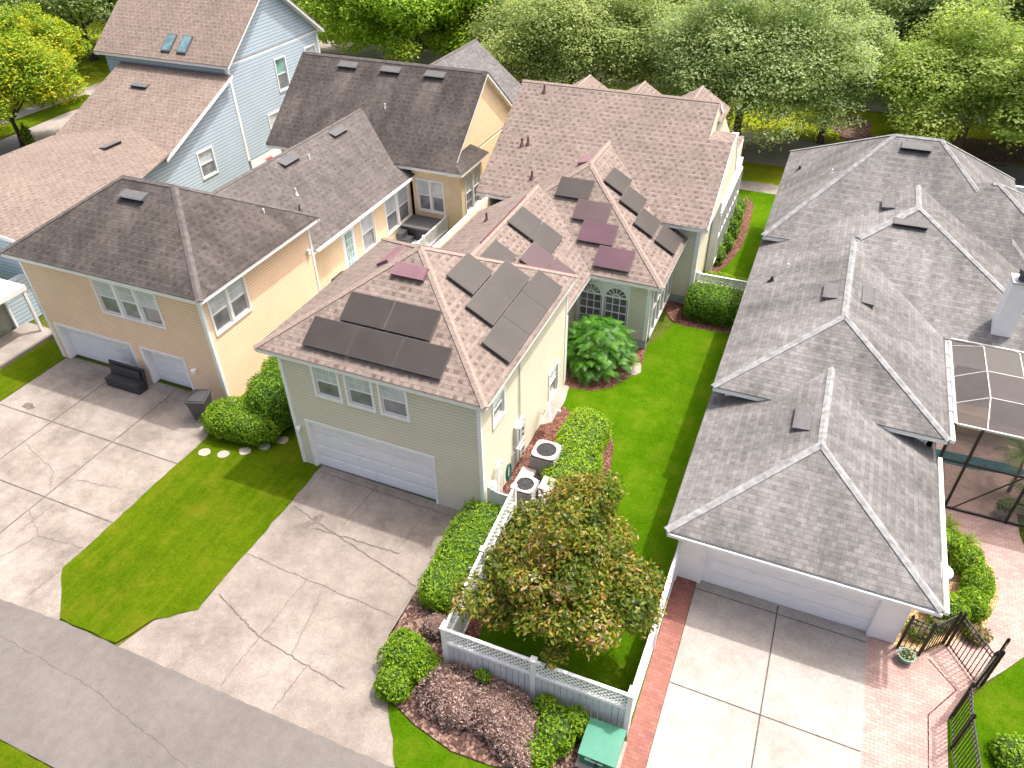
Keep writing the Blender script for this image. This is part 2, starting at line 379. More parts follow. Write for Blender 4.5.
M['lf_ygreen'] = leafmat('leaves_yellow_green', G3((.16,.25,.05), (.27,.38,.08), (.40,.50,.13), (.52,.58,.20)), .55)
M['lf_yellow'] = leafmat('leaves_golden', [(0,(.09,.19,.01)), (.35,(.20,.33,.012)), (.65,(.38,.43,.015)), (1,(.60,.47,.02))], .4)
M['lf_bright'] = leafmat('leaves_bright_green', G3((.11,.21,.012), (.22,.38,.02), (.37,.52,.03), (.55,.64,.08)), .42)
def mkscreen():
    m, nt, b = newmat('insect_screen'); b.inputs['Base Color'].default_value = (.15,.135,.13,1); b.inputs['Roughness'].default_value = .8
    t = N(nt, 'ShaderNodeBsdfTransparent'); ms = N(nt, 'ShaderNodeMixShader'); ms.inputs[0].default_value = .34
    nt.links.new(t.outputs[0], ms.inputs[1]); nt.links.new(b.outputs[0], ms.inputs[2]); nt.links.new(ms.outputs[0], nt.nodes['Material Output'].inputs[0]); return m
M['screen'] = mkscreen()
def mkpanel(name, base):
    m, nt, b = newmat(name); uv = uvn(nt)
    t = N(nt, 'ShaderNodeTexBrick'); t.offset = 0; t.inputs['Scale'].default_value = 1; t.inputs['Brick Width'].default_value = .158; t.inputs['Row Height'].default_value = .079
    t.inputs['Mortar Size'].default_value = .004; t.inputs['Color1'].default_value = (*base,1); t.inputs['Color2'].default_value = (*[x*1.08 for x in base],1); t.inputs['Mortar'].default_value = (*[x*1.18 for x in base],1)
    nt.links.new(uv, t.inputs['Vector'])
    n = noise(nt, geo(nt), .9, 3); c = mix(nt, 1, t.outputs['Color'], ramp(nt, n, [(.3, .88), (.7, 1.12)]), 'MULTIPLY')
    nt.links.new(c, b.inputs['Base Color']); b.inputs['Roughness'].default_value = .4; b.inputs['Specular IOR Level'].default_value = .4; return m
M['cells'] = mkpanel('solar_cells', (.046,.039,.035)); M['cells_mauve'] = mkpanel('solar_cells_mauve', (.088,.040,.058)); M['cells_half'] = mkpanel('solar_cells_brown_mauve', (.075,.046,.050))

# ------------------------------------------------------------------ building helpers
class Wall:
    """wall frame: axis 'Y' = plane y=c, a runs along x; axis 'X' = plane x=c, a runs along y; out = sign of outward normal"""
    def __init__(s, axis, c, out): s.axis, s.c, s.out = axis, c, out
    def box(s, mb, a0, a1, d0, d1, z0, z1, mi=0):
        p, q = s.c+s.out*d0, s.c+s.out*d1
        if s.axis == 'Y': mb.box(a0, a1, p, q, z0, z1, mi)
        else: mb.box(p, q, a0, a1, z0, z1, mi)
    def pt(s, a, d, z): return (a, s.c+s.out*d, z) if s.axis == 'Y' else (s.c+s.out*d, a, z)
    def grid(s, mb, a0, a1, z0, z1, holes, t=.16, mi=0):
        A = sorted({a0, a1, *[h[0] for h in holes], *[h[1] for h in holes]}); Z = sorted({z0, z1, *[h[2] for h in holes], *[h[3] for h in holes]})
        A = [a for a in A if a0 <= a <= a1]; Z = [z for z in Z if z0 <= z <= z1]
        for i in range(len(A)-1):
            run = None
            for j in range(len(Z)-1):
                ca, cz = (A[i]+A[i+1])/2, (Z[j]+Z[j+1])/2
                solid = not any(h[0] < ca < h[1] and h[2] < cz < h[3] for h in holes)
                if solid and run is None: run = Z[j]
                if (not solid) and run is not None: s.box(mb, A[i], A[i+1], -t, 0, run, Z[j], mi); run = None
            if run is not None: s.box(mb, A[i], A[i+1], -t, 0, run, Z[-1], mi)

def window(parent, w, a0, a1, z0, z1, units=1, grid=(2,3), lower=(1,1), case=.09, up='pane_up', low='pane_low', label=None, split=.5):
    """a0..z1 = outer edges of the casing; the wall hole is inset by `case`"""
    mb = MB(); c = case
    w.box(mb, a0, a1, 0.002, .035, z1-c, z1); w.box(mb, a0, a1, .002, .045, z0, z0+c)
    w.box(mb, a0, a0+c, .002, .033, z0+c, z1-c); w.box(mb, a1-c, a1, .002, .033, z0+c, z1-c)
    W = (a1-a0-2*c)/units; mull = .07
    for k in range(1, units):
        x = a0+c+W*k; w.box(mb, x-mull, x+mull, -.10, .03, z0+c, z1-c)
    fr = mb.build('window', M['white'], parent)
    if label: fr['label'] = label
    sash = MB(); pu = MB(); pl = MB()
    for k in range(units):
        b0 = a0+c+W*k+(mull if k else 0); b1 = a0+c+W*(k+1)-(mull if k < units-1 else 0)
        y0, y1 = z0+c, z1-c; zm = y0+(y1-y0)*split; t = .035
        for (s0, s1, d) in ((y0, zm, -.045), (zm, y1, -.03)):
            w.box(sash, b0, b0+t, d-.03, d, s0, s1); w.box(sash, b1-t, b1, d-.03, d, s0, s1)
            w.box(sash, b0+t, b1-t, d-.03, d, s0, s0+t); w.box(sash, b0+t, b1-t, d-.03, d, s1-t, s1)
        w.box(pl, b0+t, b1-t, -.09, -.065, y0+t, zm-t); w.box(pu, b0+t, b1-t, -.08, -.05, zm+t, y1-t)
        for (nx, nz), s0, s1, d in ((grid, zm+t, y1-t, -.048), (lower, y0+t, zm-t, -.063)):
            for i in range(1, nx): x = b0+t+(b1-b0-2*t)*i/nx; w.box(sash, x-.009, x+.009, d, d+.012, s0, s1)
            for i in range(1, nz): z = s0+(s1-s0)*i/nz; w.box(sash, b0+t, b1-t, d+.001, d+.0135, z-.009, z+.009)
    sash.build('sash', M['white'], fr); pu.build('pane', M[up], fr); pl.build('pane', M[low], fr)
    return (a0+c, a1-c, z0+c, z1-c)
def hole(a0, a1, z0, z1, c=.09): return (a0+c, a1-c, z0+c, z1-c)

def garage_door(parent, w, a0, a1, z1, depth=.12, rows=4, cols=8, mat='door', label=None):
    mb = MB(); h = z1/rows
    for r in range(rows):
        w.box(mb, a0, a1, -depth-.05, -depth, r*h+.008, (r+1)*h-.008)
        cw = (a1-a0)/cols
        for k in range(cols): w.box(mb, a0+k*cw+.07, a0+(k+1)*cw-.07, -depth, -depth+.012, r*h+.09, (r+1)*h-.09)
    w.box(mb, a0, a1, -depth-.06, -depth-.03, 0, z1)
    o = mb.build('garage_door', M[mat], parent)
    if label: o['label'] = label
    t = MB(); c = .10
    w.box(t, a0-c, a0, .002, .03, 0.02, z1+c); w.box(t, a1, a1+c, .002, .03, .02, z1+c); w.box(t, a0, a1, .002, .028, z1, z1+c)
    w.box(t, a0, a0+.015, -depth, 0, .02, z1); w.box(t, a1-.015, a1, -depth, 0, .02, z1); w.box(t, a0+.015, a1-.015, -depth, 0, z1-.015, z1)
    t.build('door_frame', M['white'], o)
    return o

def roof(parent, x0, x1, y0, y1, z, px, py=None, axis='Y', hips=(1,1), mat='sh_green', cap='cap_green', capw=.12, fascia='white', fh=.16, slab=True, capskip=(), rake=True, name='roof', label=None, ohang=0.0, gmat=None):
    """hip or gable roof solid. axis = ridge direction; hips = (low end, high end) hipped? px/py = slope of the faces that look along X / Y"""
    py = py or px; X = [(x0,y0),(x1,y0),(x1,y1),(x0,y1)]
    if axis == 'Y':
        xm = (x0+x1)/2; zr = z+px*(x1-x0)/2; d = (zr-z)/py
        r0 = (xm, y0+(d if hips[0] else 0), zr); r1 = (xm, y1-(d if hips[1] else 0), zr)
    else:
        ym = (y0+y1)/2; zr = z+py*(y1-y0)/2; d = (zr-z)/px
        r0 = (x0+(d if hips[0] else 0), ym, zr); r1 = (x1-(d if hips[1] else 0), ym, zr)
    A, B, Cc, D = [(p[0], p[1], z) for p in X]; m = MB()
    same = (Vector(r0)-Vector(r1)).length < .02
    if axis == 'Y':
        m.poly([A, r0, r1, D] if not same else [A, r0, D]); m.poly([B, Cc, r1, r0] if not same else [B, Cc, r0])
        m.poly([A, B, r0], 0 if hips[0] else 1); m.poly([Cc, D, r1], 0 if hips[1] else 1)
    else:
        m.poly([A, B, r1, r0] if not same else [A, B, r0]); m.poly([Cc, D, r0, r1] if not same else [Cc, D, r0])
        m.poly([D, A, r0], 0 if hips[0] else 1); m.poly([B, Cc, r1], 0 if hips[1] else 1)
    zb = z-.03; a, b, c, dd = [(p[0], p[1], zb) for p in X]
    m.poly([a, dd, c, b])
    for p, q, pb, qb in ((A,B,a,b),(B,Cc,b,c),(Cc,D,c,dd),(D,A,dd,a)): m.poly([pb, qb, q, p])
    rk = MB(); any_ = False
    for e, hh in enumerate(hips):
        if hh or not rake: continue
        any_ = True; o_ = max(.025, ohang)
        if axis == 'Y': yy = (y0, y1)[e]; sg = -1 if e == 0 else 1; ps = [(x0,yy,z),(r0[0],yy,zr),(x1,yy,z)]; dv = Vector((0, sg, 0))
        else: xx = (x0, x1)[e]; sg = -1 if e == 0 else 1; ps = [(xx,y0,z),(xx,r0[1],zr),(xx,y1,z)]; dv = Vector((sg, 0, 0))
        for p, q in ((ps[0], ps[1]), (ps[1], ps[2])):
            if ohang:
                p1 = Vector(p)+Vector((0,0,.006)); q1 = Vector(q)+Vector((0,0,.006)); dn = Vector((0,0,-.05)); m.prism([p1, q1, q1+dn, p1+dn], dv*(o_+.02))
            p1 = Vector(p)+Vector((0,0,-.046 if ohang else .012)); q1 = Vector(q)+Vector((0,0,-.046 if ohang else .012)); dn = Vector((0,0,-.16 if ohang else -.2))
            rk.prism([p1+dv*.001, q1+dv*.001, q1+dn+dv*.001, p1+dn+dv*.001], dv*o_)
    ro = m.build(name, [M[mat], M[gmat or mat]], parent)
    if label: ro['label'] = label
    if any_: each(rk, 'rake_board', M[fascia], ro)
    if slab:
        MB().box(x0+.02, x1-.02, y0+.02, y1-.02, z-.03-fh, z-.031).build('fascia', M[fascia], ro)
    # caps
    edges = []
    if hips[0]:
        edges += ([(A, r0), (B, r0)] if axis == 'Y' else [(A, r0), (D, r0)])
    if hips[1]:
        edges += ([(Cc, r1), (D, r1)] if axis == 'Y' else [(B, r1), (Cc, r1)])
    if not same: edges.append((r0, r1))
    cm = MB(); cnt = 0; cen = Vector(((x0+x1)/2, (y0+y1)/2, z))
    for i, (p, q) in enumerate(edges):
        if i in capskip: continue
        p = Vector(p); q = Vector(q); d_ = (q-p).normalized(); up = Vector((0,0,1)); side = d_.cross(up).normalized(); k = abs(d_.z)
        drop = (px if axis == 'Y' else py)*capw*(1 if k < .01 else .707)
        for s in (-1, 1):
            o1 = side*s*capw-Vector((0,0,drop)); n_ = Vector((0,0,.03))
            qd = [p+n_, q+n_, q+o1+n_, p+o1+n_]
            lo = [v-Vector((0,0,.025)) for v in qd]
            if s > 0: qd = qd[::-1]; lo = lo[::-1]
            cm.poly(qd[::-1]); cm.poly(lo)
            for t in range(4): u = (t+1) % 4; cm.poly([qd[t], qd[u], lo[u], lo[t]])
        cnt += 1
    if cnt: cm.build('ridge_cap', M[cap], ro)
    return ro, r0, r1

def slope_item(mb, c, u, s, n, w, h, t, lift=0, mi=0):
    """box lying on a slope: centre c, width w along u, height h along s, thickness t along n"""
    c = Vector(c)+n*lift; a = u*(w/2); b = s*(h/2)
    mb.prism([c-a-b, c+a-b, c+a+b, c-a+b], n*t, mi)
def slope_axes(face, k):
    """face: '-Y','+X','-X','+Y' ; k slope"""
    L = math.sqrt(1+k*k)
    if face == '-Y': return Vector((1,0,0)), Vector((0,1,k))/L, Vector((0,-k,1))/L
    if face == '+Y': return Vector((-1,0,0)), Vector((0,-1,k))/L, Vector((0,k,1))/L
    if face == '+X': return Vector((0,1,0)), Vector((-1,0,k))/L, Vector((k,0,1))/L
    return Vector((0,-1,0)), Vector((1,0,k))/L, Vector((-k,0,1))/L
def roof_vent(parent, c, face, k, w=1.15, h=.42, mat='vent_grey', label=None):
    """low slant-back attic vent with an open dark lower end"""
    u, s, n = slope_axes(face, k); c = Vector(c)
    a, b = u*(w/2), s*(h/2)
    lo, hi = .15, .03
    top = [c-a-b+n*lo, c+a-b+n*lo, c+a+b+n*hi, c-a+b+n*hi]
    bot = [c-a-b-n*.02, c+a-b-n*.02, c+a+b-n*.02, c-a+b-n*.02]
    m = MB(); m.poly(top); m.poly(bot[::-1])
    for i in (1, 2, 3): j = (i+1) % 4; m.poly([bot[i], bot[j], top[j], top[i]])
    m.poly([bot[0], bot[1], top[1], top[0]], 1)
    m.prism([c-a-b+n*(lo+.002)-s*.05-u*.02, c+a-b+n*(lo+.002)-s*.05+u*.02, c+a-b+n*(lo-.004)+u*.02+s*.03, c-a-b+n*(lo-.004)-u*.02+s*.03], n*.012)
    o = m.build('roof_vent', [M[mat], M['vent_dark']], parent)
    if label: o['label'] = label
    return o
def vent_pipe(parent, c, h=.35, r=.045, mat='pipe_red'):
    m = MB(); c = Vector(c)
    m.lathe(c-Vector((0,0,.08)), [(r*3.0, 0), (r*3.0, .03), (r*1.35, .16), (r*1.25, .18)], 12)
    m.tube([c, c+Vector((0,0,h))], r, 10)
    return m.build('vent_pipe', M[mat], parent)
def corner_trim(mb, x, y, z0, z1, sx=1, sy=-1, w=.10, o=.024):
    """white corner board: sx/sy = directions in which the two wall faces look"""
    mb.box(x+sx*o, x-sx*w, y+sy*o, y-sy*w, z0, z1)

# ------------------------------------------------------------------ foliage
def leaf_quads(P, Nn, size, asp=.55, jitter=.8, rng=RNG):
    n = len(P)
    d = Nn + rng.normal(0, jitter, (n,3)); d /= np.linalg.norm(d, axis=1)[:,None]+1e-9
    r = rng.normal(0, 1, (n,3)); t = np.cross(d, r); t /= np.linalg.norm(t, axis=1)[:,None]+1e-9
    b = np.cross(d, t); s = (size*rng.uniform(.65, 1.35, n))[:,None]
    t = t*s*.5; b = b*s*.5*asp
    return np.stack([P-t, P+b-t*.1, P+t, P-b-t*.1], axis=1)
def icosph(sub=2):
    import bmesh
    bm = bmesh.new(); bmesh.ops.create_icosphere(bm, subdivisions=sub, radius=1)
    v = np.array([p.co[:] for p in bm.verts]); f = [tuple(x.index for x in q.verts) for q in bm.faces]; bm.free(); return v, f
ICO = icosph(2)
def hash3(p, s=0):
    """smooth pseudo-noise in [-1,1] from a few sines"""
    x, y, z = p[:,0], p[:,1], p[:,2]
    return (np.sin(x*1.7+y*2.3+s)+np.sin(y*3.1-z*2.7+s*1.3+1.1)+np.sin(z*3.7+x*2.9+s*.7+2.3)+np.sin(x*5.3-y*4.1+z*1.9+s*2.1))/4
def mound(name, parent, blobs, mats, size=.09, dens=420, zground=0, flat=.0, seed=1, asp=.55, jitter=.8, rough=.10, boxy=False, skip=0):
    """shrub from overlapping blobs [(cx,cy,cz,rx,ry,rz,(p))] with a shaped exponent p (2 = ellipsoid, 5 = clipped box)"""
    rng = np.random.default_rng(seed); P = []; NN = []; ev = []; ef = []; off = 0
    for bl in blobs:
        cx, cy, cz, rx, ry, rz = bl[:6]; p = bl[6] if len(bl) > 6 else 2.3; ang = bl[7] if len(bl) > 7 else 0
        area = 4*math.pi*((rx*ry)**1.6/3+(rx*rz)**1.6/3+(ry*rz)**1.6/3)**(1/1.6); n = int(area*dens)
        d = rng.normal(0, 1, (n,3)); d /= np.linalg.norm(d, axis=1)[:,None]
        def shape(d):
            k = (np.abs(d)**p).sum(1)**(-1/p); return d*k[:,None]
        q = shape(d); nz = hash3(q*2.2*max(rx, ry)+seed*3, seed)
        rad = 1+rough*nz+.5*rough*hash3(q*6.5*max(rx, ry)+seed, seed)+rng.normal(0, .02, n)-np.abs(rng.normal(0, .05, n))+(rng.random(n) < .05)*np.abs(rng.normal(0, .09, n))*min(1, .6/max(rx, rz))
        w = q*rad[:,None]*np.array([rx,ry,rz]); nn = np.sign(q)*np.abs(q)**(p-1)/np.array([rx,ry,rz]); nn /= np.linalg.norm(nn, axis=1)[:,None]
        v, f = ICO; cv = shape(v/np.linalg.norm(v, axis=1)[:,None]); cv = cv*((1+rough*hash3(cv*2.2*max(rx, ry)+seed*3, seed))*.88)[:,None]*np.array([rx,ry,rz])
        if ang:
            ca, sa = math.cos(ang), math.sin(ang); Rm = np.array([[ca,-sa,0],[sa,ca,0],[0,0,1]]); w = w@Rm.T; nn = nn@Rm.T; cv = cv@Rm.T
        w += [cx,cy,cz]; cv += [cx,cy,cz]
        ok = w[:,2] > zground; P.append(w[ok]); NN.append(nn[ok])
        cv[:,2] = np.maximum(cv[:,2], zground-.02)
        ev += cv.tolist(); ef += [tuple(i+off for i in t) for t in f]; off += len(v)
    P = np.vstack(P); NN = np.vstack(NN)
    # drop leaves buried inside other blobs
    keep = np.ones(len(P), bool)
    for bl in blobs:
        cx, cy, cz, rx, ry, rz = bl[:6]; q = (P-[cx,cy,cz])/[rx,ry,rz]
        if len(bl) > 7 and bl[7]: continue
        keep &= (np.abs(q)**(bl[6] if len(bl) > 6 else 2.3)).sum(1) > .55
    P = P[keep]; NN = NN[keep]
    if skip:
        g = hash3(P*3.3, seed+5); k2 = g > -1+skip; P = P[k2]; NN = NN[k2]
    V = leaf_quads(P, NN*.9+[0,0,.25], size, asp, jitter, rng)
    clump = hash3(P*3.5, seed+2)*.18
    rnd = np.clip(rng.beta(1.7, 1.9, len(P))+clump*1.3, 0.001, .999)
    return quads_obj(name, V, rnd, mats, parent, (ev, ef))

def crown_mesh(name, parent, c, rx, ry, rz, mats, nblob, per, size, seed, bl=(.16,.30), asp=.6, hang=0, flat=.35, shellp=.5, up=1.4):
    rng = np.random.default_rng(seed); P = []; NN = []; tone = []; ev = []; ef = []; off = 0
    v, f = ICO
    for i in range(nblob):
        d = rng.normal(0, 1, 3); d /= np.linalg.norm(d)
        if d[2] < -.35: d[2] *= -.6; d /= np.linalg.norm(d)
        r = rng.uniform(shellp, .92); r *= 1+.16*math.sin(3*math.atan2(d[1], d[0])+seed)+.08*math.sin(5*math.atan2(d[1], d[0])+seed*2.3)
        bc = d*r; br = rng.uniform(*bl)
        n = int(per*(br/bl[1])**2)+20
        e = rng.normal(0, 1, (n,3)); e /= np.linalg.norm(e, axis=1)[:,None]
        rr = np.clip(rng.normal(.86, .16, n), .2, 1.25); 
        w = (bc+e*rr[:,None]*br*np.array([1,1,1-flat*.5]))*np.array([rx,ry,rz])
        w[:,2] -= hang*np.abs(rng.normal(0, .5, n))*(e[:,2] < .2)*(np.hypot(w[:,0]/rx, w[:,1]/ry) > .6)
        P.append(w+c); NN.append(e*.7+[0,0,up]); tone += [rng.normal(0, .13)]*n
        if i % 3 == 0 and r < .78:
            cv = (bc*.8+v*br*.42*np.array([1,1,1-flat*.5]))*np.array([rx,ry,rz])+c
            ev += cv.tolist(); ef += [tuple(k+off for k in t) for t in f]; off += len(v)
    P = np.vstack(P); NN = np.vstack(NN); V = leaf_quads(P, NN, size, asp, .55, rng)
    rnd = np.clip(rng.beta(2, 2.2, len(P))+np.array(tone), .001, .999)
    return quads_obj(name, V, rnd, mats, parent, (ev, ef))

def tree(name, label, cat, x, y, h, rx, ry, rz, leaf, seed, nblob=60, per=260, size=.35, trunk_r=.25, group=None, zg=0, bark='bark', inner='innero', **kw):
    t = thing(name, label, cat, (x, y, zg), group); rng = random.Random(seed)
    cz = h-rz; m = MB(); base = Vector((x, y, zg)); fork = Vector((x+rng.uniform(-.2,.2), y+rng.uniform(-.2,.2), max(.8, (cz-rz*.45))))
    m.tube([base-Vector((0,0,.1)), base+Vector((0,0,.35)), (base+fork)/2+Vector((rng.uniform(-.1,.1), rng.uniform(-.1,.1), 0)), fork], [trunk_r*1.5, trunk_r*1.05, trunk_r*.9, trunk_r*.75], 10)
    for k in range(6):
        a = k*2*math.pi/6+rng.uniform(-.4,.4); rr = rng.uniform(.35, .7)
        e = Vector((x+rx*rr*math.cos(a), y+ry*rr*math.sin(a), cz+rz*rng.uniform(0, .5))); md = (fork+e)/2+Vector((0,0,-.1*rz+rng.uniform(0,.3)))
        m.tube([fork-Vector((0,0,.15)), md, e], [trunk_r*.5, trunk_r*.3, trunk_r*.1], 7)
        for q in range(2):
            e2 = md+Vector((rx*.3*math.cos(a+rng.uniform(-1,1)), ry*.3*math.sin(a+rng.uniform(-1,1)), rz*.4)); m.tube([md, e2], [trunk_r*.22, trunk_r*.07], 6)
    m.build('trunk', M[bark], t)
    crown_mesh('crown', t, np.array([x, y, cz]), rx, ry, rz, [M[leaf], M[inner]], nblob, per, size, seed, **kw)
    return t

# ================================================================== SETTING
def sheet(name, pts, z, mat, holes=None, th=None):
    m = MB(); m.poly([(p[0], p[1], z) for p in pts])
    return tag(m.build(name, M[mat]), kind='structure')
def rough(pts, step=.35, amp=.035, seed=1):
    r = random.Random(seed); out = []
    for p, q in zip(pts, pts[1:]+pts[:1]):
        L = math.dist(p, q); n = max(1, min(120, int(L/step)))
        for i in range(n): t = i/n; out.append((p[0]+(q[0]-p[0])*t+r.uniform(-amp, amp), p[1]+(q[1]-p[1])*t+r.uniform(-amp, amp)))
    return out
def strip_joint(mb, pts, z, w):
    for p, q in zip(pts, pts[1:]):
        p = Vector((p[0], p[1], z)); q = Vector((q[0], q[1], z)); d = (q-p).normalized(); n = Vector((-d.y, d.x, 0))*w/2
        mb.poly([p-n, q-n, q+n, p+n])
def wiggle(p, q, n, amp, seed):
    r = random.Random(seed); out = []
    for i in range(n+1):
        t = i/n; out.append((p[0]+(q[0]-p[0])*t+(r.uniform(-amp, amp) if 0 < i < n else 0), p[1]+(q[1]-p[1])*t+(r.uniform(-amp, amp) if 0 < i < n else 0)))
    return out
g = MB()
g.poly([(-260,-60,-.03),(160,-60,-.03),(160,330,-.03),(-260,330,-.03)]); tag(g.build('ground', M['ground']), kind='structure')
m = MB(); strip_joint(m, wiggle((-19,5.6),(-14.5,5.35),30,.03,3)+wiggle((-14.5,5.35),(-9.5,4.5),34,.03,5), .024, .016)
tag(m.build('road_crack', M['joint']), kind='structure')
sheet('alley_road', [(-60,3.40),(-15,3.46),(10,3.55),(40,3.6),(40,6.7)]+rough([(-6.07,6.60),(-17,6.56),(-19.3,6.42),(-60,6.3)],.25,.02)[:-60], .020, 'asph')
# peach driveway (three slabs wide)
sheet('peach_driveway', [(-27.5,5.9),(-16.9,5.9),(-17.05,6.6),(-18.45,7.95),(-18.45,14.3),(-18.6,14.9),(-19.2,16.3),(-27.45,16.3),(-27.45,10)], .012, 'concA')
m = MB()
for y in (9.92, 12.87): strip_joint(m, [(-27.4,y),(-18.47,y)], .017, .045)
for x in (-24.55, -21.5): strip_joint(m, [(x,6.6),(x,15.95)], .018, .045)
strip_joint(m, [(-18.45,7.9),(-18.6,6.7)], .0175, .02)
tag(m.build('driveway_joint', M['joint']), kind='structure')
m = MB()
for i, (p, q) in enumerate([((-24.4,11.6),(-22.2,10.9)), ((-21.5,9.3),(-20.2,8.6)), ((-20.2,8.6),(-18.5,8.8)), ((-20.2,8.6),(-20.8,7.2)), ((-27,9.3),(-25.2,8.2)), ((-21.2,10.9),(-19.3,11.2)), ((-20.9,9.8),(-21.0,8.4)),((-22.2,10.9),(-21.6,10.2))]):
    strip_joint(m, wiggle(p, q, 12, .05, i), .019, .02)
tag(m.build('driveway_crack', M['crack']), kind='structure')
# green house driveway
sheet('green_driveway', [(-14.98,6.0),(-6.07,6.0),(-6.07,6.62),(-7.0,8.0),(-8.0,9.6),(-8.1,14.7),(-13.75,14.75),(-13.6,8.35),(-14.5,7.6)], .013, 'concB')
m = MB()
for i, (p, q, w) in enumerate([((-13.5,12.75),(-8.15,11.45),.05), ((-13.6,10.55),(-8.1,10.3),.03), ((-11.35,14.6),(-11.45,12.6),.02), ((-11.3,10.4),(-11.4,6.7),.022), ((-13.4,9.0),(-11.4,8.3),.045), ((-11.4,8.3),(-8.3,7.9),.035), ((-12.3,12.2),(-9.2,12.35),.05), ((-9.2,14.6),(-9.35,12.4),.02), ((-9.6,8.1),(-9.7,6.7),.02), ((-13.55,14.45),(-8.2,14.3),.03), ((-10.6,10.2),(-10.2,8.2),.018)]):
    strip_joint(m, wiggle(p, q, 30, .03, 20+i), .018+.0004*i, w)
tag(m.build('driveway_crack', M['crack']), kind='structure')
def blob_sheet(name, cx, cy, rx, ry, z, mat, seed, ang=0, n=40):
    r = random.Random(seed); ph = [r.uniform(0, 6.28) for _ in range(5)]; pts = []
    for k in range(n):
        a = 2*math.pi*k/n; q = 1+.13*math.sin(2*a+ph[0])+.09*math.sin(3*a+ph[1])+.07*math.sin(5*a+ph[2])+.05*math.sin(9*a+ph[3])
        x, y = rx*q*math.cos(a), ry*q*math.sin(a); pts.append((cx+x*math.cos(ang)-y*math.sin(ang), cy+x*math.sin(ang)+y*math.cos(ang)))
    return sheet(name, pts, z, mat)
blob_sheet('oil_stain', -12.42, 12.50, .12, .42, .024, 'stain', 4, -.35); blob_sheet('oil_stain', -12.55, 12.2, .10, .16, .0245, 'stain', 8, .2); blob_sheet('oil_stain', -26.15, 13.2, .28, .16, .024, 'crack', 9)
# right house driveway and brick bands
sheet('right_driveway', [(-.52,2.0),(4.22,2.0),(4.22,14.95),(-.5,14.95)], .014, 'concC')
m = MB(); strip_joint(m, [(-.5,11.31),(4.2,11.28)], .019, .035); strip_joint(m, [(1.82,14.8),(1.82,3)], .020, .035); strip_joint(m, [(-.5,14.52),(4.2,14.5)], .0193, .03)
tag(m.build('driveway_joint', M['joint']), kind='structure')
sheet('brick_band', [(-1.12,6.6),(-.52,6.6),(-.52,14.95),(-1.12,14.95)], .016, 'pavR')
sheet('paver_patio', [(4.22,3),(6.05,3),(6.15,12.9),(6.35,13.4),(6.9,14.2),(7.6,15.0),(8.2,15.75),(8.75,17.3),(8.65,19.3),(8.45,20.3),(8.45,21.3),(13,21.3),(13,27),(5.0,27),(5.0,20.3),(6.3,19.9),(7.1,19.4),(7.6,18.5),(7.6,17.4),(7.15,16.2),(6.3,15.35),(5.55,14.7),(4.95,14.75),(4.22,14.95)], .015, 'pavP')
m = MB(); strip_joint(m, [(5.62,3),(5.72,12.9),(6.4,13.9),(5.75,14.6)], .021, .03); tag(m.build('paver_joint', M['mulchR']), kind='structure')
# lawns and beds
sheet('lawn', rough([(-17.05,6.60),(-14.98,6.62),(-14.5,7.6),(-13.6,8.35),(-13.65,14.7),(-14.3,14.7),(-14.3,23),(-19.5,23),(-19.3,16.3),(-18.6,14.9),(-18.45,14.3),(-18.45,7.95)]), .030, 'lawnA')
sheet('lawn', [(-60,6.3),(-27.5,6.5),(-27.5,16.6),(-31,17),(-31,15.5),(-60,15.5)], .007, 'lawnA')
sheet('lawn', [(-60,-20),(40,-20)]+rough([(40,3.4),(10,3.42),(-15,3.44),(-60,3.4)],.3,.04)[:-120], .028, 'lawnA')
sheet('lawn', rough([(-6.07,6.62),(-1.15,6.6),(-1.15,8.4),(-2.4,7.95),(-3.9,7.5),(-5.0,7.45),(-6.2,7.7),(-7.1,8.05)]), .030, 'lawnB')
sheet('lawn', [(-7.3,9.5),(-1.12,9.5),(-1.12,16),(-1.0,44.2),(-4.0,44.2),(-4,29),(-5,26),(-7.3,22)], .009, 'lawnB')
sheet('lawn', [(6.15,12.9),(6.3,3),(40,3),(40,40),(9.6,40),(9.6,27),(8.6,20.3),(8.75,17.3),(8.2,15.75),(7.0,14.2)], .0085, 'lawnB')
def mbed(pts, z, mat='mulchR', name='mulch_bed'): return sheet(name, pts, z, mat)
mbed([(-7.3,6.9+1.3),(-6.2,7.75),(-5.0,7.5),(-3.9,7.55),(-2.6,7.95),(-2.0,8.0),(-2.0,9.5),(-6.3,9.5),(-6.3,14.7),(-8.05,14.7),(-8.05,9.7)], .013, 'mulchB')
mbed([(-7.35,14.8),(-5.6,15.2),(-4.3,17),(-4.25,18.4),(-4.5,19.6),(-4.9,20.5),(-6.5,20.7),(-7.35,21.3)], .015)
mbed([(-7.4,22.1),(-6.9,22.15),(-6.2,22.25),(-5.5,22.8),(-5.0,23.8),(-4.8,24.6),(-4.95,25.9),(-7.8,25.9)], .0145)
mbed([(-5.0,29.3),(-4.55,28.5),(-4.0,28.15),(-2.9,28.2),(-1.0,28.35),(-1.0,30.6),(-4.1,30.6),(-5.0,30.1)], .0135)
mbed([(-4.0,31),(-3.6,32.8),(-3.0,34.5),(-2.7,36.6),(-2.7,39),(-2.9,42),(-3.3,42.9),(-4.4,42.9),(-4.4,31)], .0137)
mbed([(-6.2,9.6),(-5.7,9.6),(-5.75,14.6),(-6.2,14.6)], .0147)
mbed([(5.1,14.55),(5.5,14.65),(6.2,15.25),(7.2,16.2),(7.65,17.4),(7.6,18.6),(7.1,19.5),(6.3,20.0),(5.0,20.3),(4.9,14.7)], .018, 'straw', 'straw_bed')
blob_sheet('stone_patch', -5.0, 24.3, .22, .5, .02, 'walk', 3)
